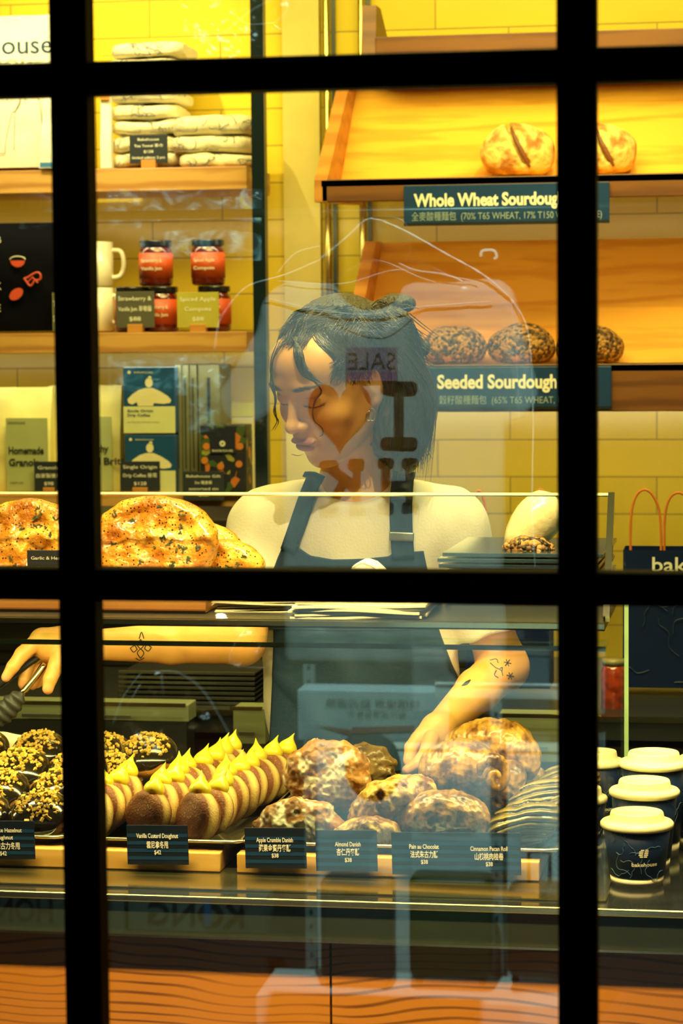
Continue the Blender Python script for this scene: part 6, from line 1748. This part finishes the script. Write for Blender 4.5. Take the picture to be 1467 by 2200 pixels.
# other wrapped goods on the stall
PACK = None
m, nt, b = nodes('printed_wrapper')
tc = nt.nodes.new('ShaderNodeTexCoord'); n = nt.nodes.new('ShaderNodeTexNoise'); n.inputs['Scale'].default_value = 20; n.inputs['Detail'].default_value = 3; n.inputs['Distortion'].default_value = 1.5; lk(nt, tc, 'Object', n, 'Vector')
r = nt.nodes.new('ShaderNodeValToRGB'); e = r.color_ramp.elements; e[0].position = .46; e[0].color = (.03, .05, .06, 1); e[1].position = .66; e[1].color = (.72, .82, .84, 1); x = e.new(.56); x.color = (.16, .30, .34, 1); x = e.new(.72); x.color = (.70, .70, .12, 1)
lk(nt, n, 'Fac', r, 'Fac'); lk(nt, r, 'Color', b, 'Base Color'); b.inputs['Roughness'].default_value = .2
bp = nt.nodes.new('ShaderNodeBump'); bp.inputs['Distance'].default_value = .02; bp.inputs['Strength'].default_value = .8; lk(nt, n, 'Fac', bp, 'Height'); lk(nt, bp, 'Normal', b, 'Normal')
WRAP = m
def packet(px0, px1, py0, py1, Yv, label, seed, group='wrapped packets on the stall', m=None, name='wrapped_packet', cat='packet'):
    o_ = MP((px0+px1)/2, (py0+py1)/2, Yv); t = thing(name, label, cat, o_, 0, group)
    n = 24; G = np.zeros((n+1, n+1, 3)); B_ = np.zeros((n+1, n+1, 3))
    for j in range(n+1):
        for i in range(n+1):
            q = MP(px0+(px1-px0)*i/n, py0+(py1-py0)*j/n, Yv)-o_; u, v = 2*i/n-1, 2*j/n-1
            bul = .022*(1-u**4)*(1-v**4); G[j, i] = q+np.array([0, bul, 0]); B_[j, i] = q-np.array([0, bul*.6, 0])
    for A in (G, B_):
        f = A.reshape(-1, 3); edge = 1
        f[:, 1] += vnoise(f+o_, 30, seed)*.006
    mb = MB().grid(G[:, ::-1]).grid(B_)
    mb.build('wrapper', m or WRAP, t, smooth=True)
    return t
packet(40, 300, 405, 492, 4.35, 'crumpled printed packet mirrored over the shelf above the black shirt', 1)
packet(300, 560, 405, 560, 4.35, 'crumpled silvery packet mirrored above the jam jars', 2)
packet(230, 400, 762, 850, 4.4, 'crumpled packet mirrored just above the blue coffee box', 3)
packet(402, 560, 762, 940, 4.4, 'crumpled packet mirrored above the grey cartons', 4)
t = thing('plastic_bag', 'crumpled clear plastic bag mirrored high beside the towels', 'bag', MP(480, 60, 4.3)); o_ = np.array(t.location)
film_sheet(lambda v: (360+v*20, 640-v*60, -20+v*160), t, 'bag_film', glass('stall_film', .2, (.96, .98, .98), rough=.2, bump=1, bscale=12), lambda x, y: MP(x, y, 4.3)-o_, amp=.03, sc=16, seed=8)
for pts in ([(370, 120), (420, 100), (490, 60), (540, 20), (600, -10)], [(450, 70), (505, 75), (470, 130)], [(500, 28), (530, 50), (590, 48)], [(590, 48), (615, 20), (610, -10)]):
    MB().tube(smooth_path([MP(a, b_, 4.28)-o_ for a, b_ in pts], 5), .0022, 6, flat=.4).build('crease_glint', CREASE_HL, t, smooth=True)
t = thing('plastic_bag', 'tented clear plastic bag mirrored below the tattooed forearm', 'bag', MP(370, 1530, 4.6)); o_ = np.array(t.location)
film_sheet(lambda v: (340-v*100, 400+v*110, 1440+v*170), t, 'bag_film', MATS['stall_film'], lambda x, y: MP(x, y, 4.6)-o_, amp=.02, sc=14, seed=9)
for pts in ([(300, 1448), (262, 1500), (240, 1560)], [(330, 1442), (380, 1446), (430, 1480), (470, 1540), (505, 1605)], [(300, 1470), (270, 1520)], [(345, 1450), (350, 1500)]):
    MB().tube(smooth_path([MP(a, b_, 4.58)-o_ for a, b_ in pts], 5), .0020, 6, flat=.4).build('crease_glint', CREASE_HL, t, smooth=True)
t = thing('plastic_bag', 'small crumpled clear bag mirrored beside the apron edge', 'bag', MP(540, 1390, 4.5)); o_ = np.array(t.location)
film_sheet(lambda v: (525-v*30, 560+v*16, 1350+v*85), t, 'bag_film', MATS['stall_film'], lambda x, y: MP(x, y, 4.5)-o_, amp=.02, sc=20, seed=10)
MB().tube(smooth_path([MP(a, b_, 4.48)-o_ for a, b_ in ((525, 1352), (500, 1390), (495, 1425), (560, 1436), (575, 1425))], 5), .0020, 6, flat=.4).build('crease_glint', CREASE_HL, t, smooth=True)

# ---------------------------------------------------------------- lower stall: panel, sign, uprights, suitcases
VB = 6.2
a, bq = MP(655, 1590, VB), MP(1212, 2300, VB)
t = thing('stall_board', 'pale grey stall backboard mirrored under the pastries', 'panel', ((a[0]+bq[0])/2, a[1]-.02, -.35))
PNL = mat('pale_panel', (.66, .72, .70), .7)
MB().box((0, 0, (a[2]+.35)/2), (abs(a[0]-bq[0]), .02, a[2]+.35)).build('board', PNL, t)
MB().box((0, .012, a[2]+.35-.01), (abs(a[0]-bq[0]), .01, .02)).build('top_edge', WHITEP, t)
for px, lab in ((668, 'perforated steel upright mirrored beneath the round danish'), (1067, 'perforated steel upright mirrored beneath the pecan rolls')):
    c = MP(px, 1900, VB-.06); t = thing('perforated_upright', lab, 'shelf post', (c[0], c[1], -.35), 0, 'perforated uprights of the stall')
    MB().box((0, 0, .55), (.030, .02, 1.1)).build('channel', mat('grey_channel', (.22, .25, .24), .5), t)
    sl = MB()
    for k in range(28): sl.box((0, .0105, .05+k*.038), (.007, .002, .012))
    sl.build('slots', BLACK, t)
c = MP(800, 1540, 5.4); w = 330*PX(P(800, 1540, 5.4)); h = 110*PX(P(800, 1540, 5.4))
t = thing('market_sign', 'pale boxed sign with Chinese lines and a red arrow, mirrored over the apron', 'sign', c)
MB().box((0, -.05, 0), (w, .10, h)).build('sign_box', mat('pale_blue_card', (.34, .42, .44), .6), t, bevel=.002)
DKI = mat('faded_ink', (.05, .07, .09), .7)
text('lettering', '特價優惠 歡迎選購', DKI, t, (0.0, .002, h*.26), h*.13, width=w*.62, face='+Y')
text('lettering', '每件減價發售中', DKI, t, (.01, .002, h*.05), h*.12, width=w*.38, face='+Y')
sx_ = w/330
MB().add([(x*sx_, .002, (z-8)*sx_) for x, z in ((-130, -12), (-45, -22), (-45, -16), (90, -10), (90, -22), (-45, -30), (-45, -34))][::-1], [tuple(range(7))]).build('red_arrow', mat('dull_red', (.25, .05, .04), .7), t)
# beam over the panel
a, bq = MP(945, 1492, 5.3), MP(1215, 1478, 5.3)
t = thing('stall_beam', 'whitewashed beam mirrored across the reaching forearm', 'beam', (a+bq)/2)
MB().box((0, 0, 0), (abs(bq[0]-a[0])+.02, .03, .030)).build('beam_board', mat('whitewash', (.55, .58, .52), .7), t)
MB().box((0, .016, .017), (abs(bq[0]-a[0])+.02, .004, .004)).build('beam_edge', WHITEP, t)
# suitcases
def suitcase(px0, px1, py0, py1, label, col, nm, handle=None):
    Yv = 6.0; c = MP((px0+px1)/2, py1, Yv); s = PX(P((px0+px1)/2, py1, Yv)); w, h = (px1-px0)*s, (py1-py0-14)*s
    t = thing('suitcase', label, 'suitcase', (c[0], c[1], c[2]), 0, 'suitcases standing at the stall')
    m = mat(nm, col, .5, bump=.1)
    MB().box((0, 0, 14*s+h/2), (w, .10, h)).build('shell', m, t, bevel=.022, seg=5, smooth=True)
    gr = MB()
    for k in range(5): gr.box((w*(-.36+.18*k), .051, 14*s+h/2), (w*.03, .003, h*.86))
    gr.build('ribs', m, t)
    for x in (-.38, .38):
        for y in (-.03, .03): MB().lathe([(.001, -.006), (.009, -.006), (.009, .006), (.001, .006)], 16).build('wheel', BLACK, t, loc=(x*w, y, 8*s))
    MB().box((0, .055, 14*s+h*.93), (w*.3, .012, .010)).build('carry_handle', BLACK, t, bevel=.002)
    if handle:
        MB().tube([(-w*.17, 0, 14*s+h-.01), (-w*.17, 0, 14*s+h+handle*s), (w*.17, 0, 14*s+h+handle*s), (w*.17, 0, 14*s+h-.01)], .005, 8).build('pull_handle', m, t, smooth=True)
suitcase(692, 848, 1878, 2118, 'grey ribbed suitcase mirrored beneath the apple and almond cards', (.055, .055, .05), 'suitcase_grey')
suitcase(882, 1060, 1874, 2112, 'green ribbed suitcase mirrored beneath the wide price card', (.03, .06, .02), 'suitcase_green')
suitcase(1092, 1225, 1896, 2108, 'brown suitcase with raised pull handle mirrored beneath the pecan rolls', (.10, .035, .02), 'suitcase_brown', 66)
pl = MP(900, 2118, 6.0); t = thing('stall_plinth', 'low pale plinth under the mirrored suitcases', 'plinth', (pl[0], pl[1], -.35))
MB().box((0, 0, (pl[2]+.35)/2-.002), (.80, .26, pl[2]+.35-.004)).build('plinth_body', PNL, t, bevel=.004)
MB().box((0.05, .132, (pl[2]+.35)*.8), (.2, .004, .03)).build('paper_label', CREAM, t)
# dark round bundle behind the sign
c = MP(800, 1650, 5.35); s = PX(P(800, 1650, 5.35)); t = thing('dark_bundle', 'dark rounded bundle mirrored behind the round danish', 'bundle', c)
sdf_obj('cloth', lambda p: smin(ell(p, (0, 0, 0), (62*s, .06, 72*s)), ell(p, (-45*s, 0, 40*s), (22*s, .03, 26*s)), .02)+vnoise(p, 30, 2)*.003, (-.1, -.08, -.1), (.1, .08, .1), .005, mat('dark_cloth', (.015, .014, .016), .8), t)
# hand-lettered card far left, mirrored letters
c = MP(30, 1955, 5.6); s = PX(P(30, 1955, 5.6)); t = thing('lettered_box', 'pale box with brushed capital letters, mirrored under the chocolate doughnut tray', 'box', c)
MB().box((0, -.05, 0), (480*s, .1, 90*s)).build('box_body', mat('dim_carton', (.10, .12, .10), .7), t, bevel=.003)
text('lettering', 'HONG', BLK_INK, t, (0, .002, 0), 52*s, width=170*s, face='+Y', bold=.02)
c = MP(420, 1965, 5.6); t = thing('lettered_box', 'pale box with blue and dark brush strokes, mirrored under the custard doughnut card', 'box', c)
MB().box((0, -.05, 0), (300*s, .1, 80*s)).build('box_body', MATS['dim_carton'], t, bevel=.003)
text('lettering', 'KONG', BLK_INK, t, (0, .002, 0), 48*s, width=210*s, face='+Y', bold=.02)
MB().box((25*s, .003, 5*s), (14*s, .002, 60*s)).build('blue_stroke', mat('blue_stroke_ink', (.02, .10, .25), .6), t)
# ================================================================ prints and fittings hang from the part they sit on
ON = {'lettering': ('card', 'paper_label', 'sale_sticker', 'sleeve_wall', 'board', 'body', 'sign_box', 'bag_body', 'pale_label', 'sage_label', 'navy_panel', 'box_body'),
      'small_lettering': ('board',), 'line_print': ('sleeve_wall', 'bag_body'), 'emblem': ('sleeve_wall',), 'reflection_stripes': ('card',),
      'chopped_hazelnuts': ('chocolate_glaze',), 'ribs': ('shell',), 'carry_handle': ('shell',), 'slots': ('channel',), 'printed_mark': ('flat_paper',),
      'herb_flakes': ('crust',), 'scored_ear': ('crust',), 'star_emblem': ('navy_panel',), 'handle': ('drawer_front', 'door'), 'red_arrow': ('sign_box',),
      'figure_print': ('carton',), 'round_emblem': ('carton',), 'fold_line': ('carton_body', 'folded_sheet'), 'pink_strip': ('sale_sticker',)}
def stem_(o): return o.name.split('.')[0]
for root in [o for o in COL.objects if o.parent is None]:
    kids = list(root.children)
    for o in kids:
        for want in ON.get(stem_(o), ()):
            host = [k for k in kids if stem_(k) == want and k.location.length < 1e-6]
            if host: o.parent = host[0]; break
bpy.context.view_layer.update()
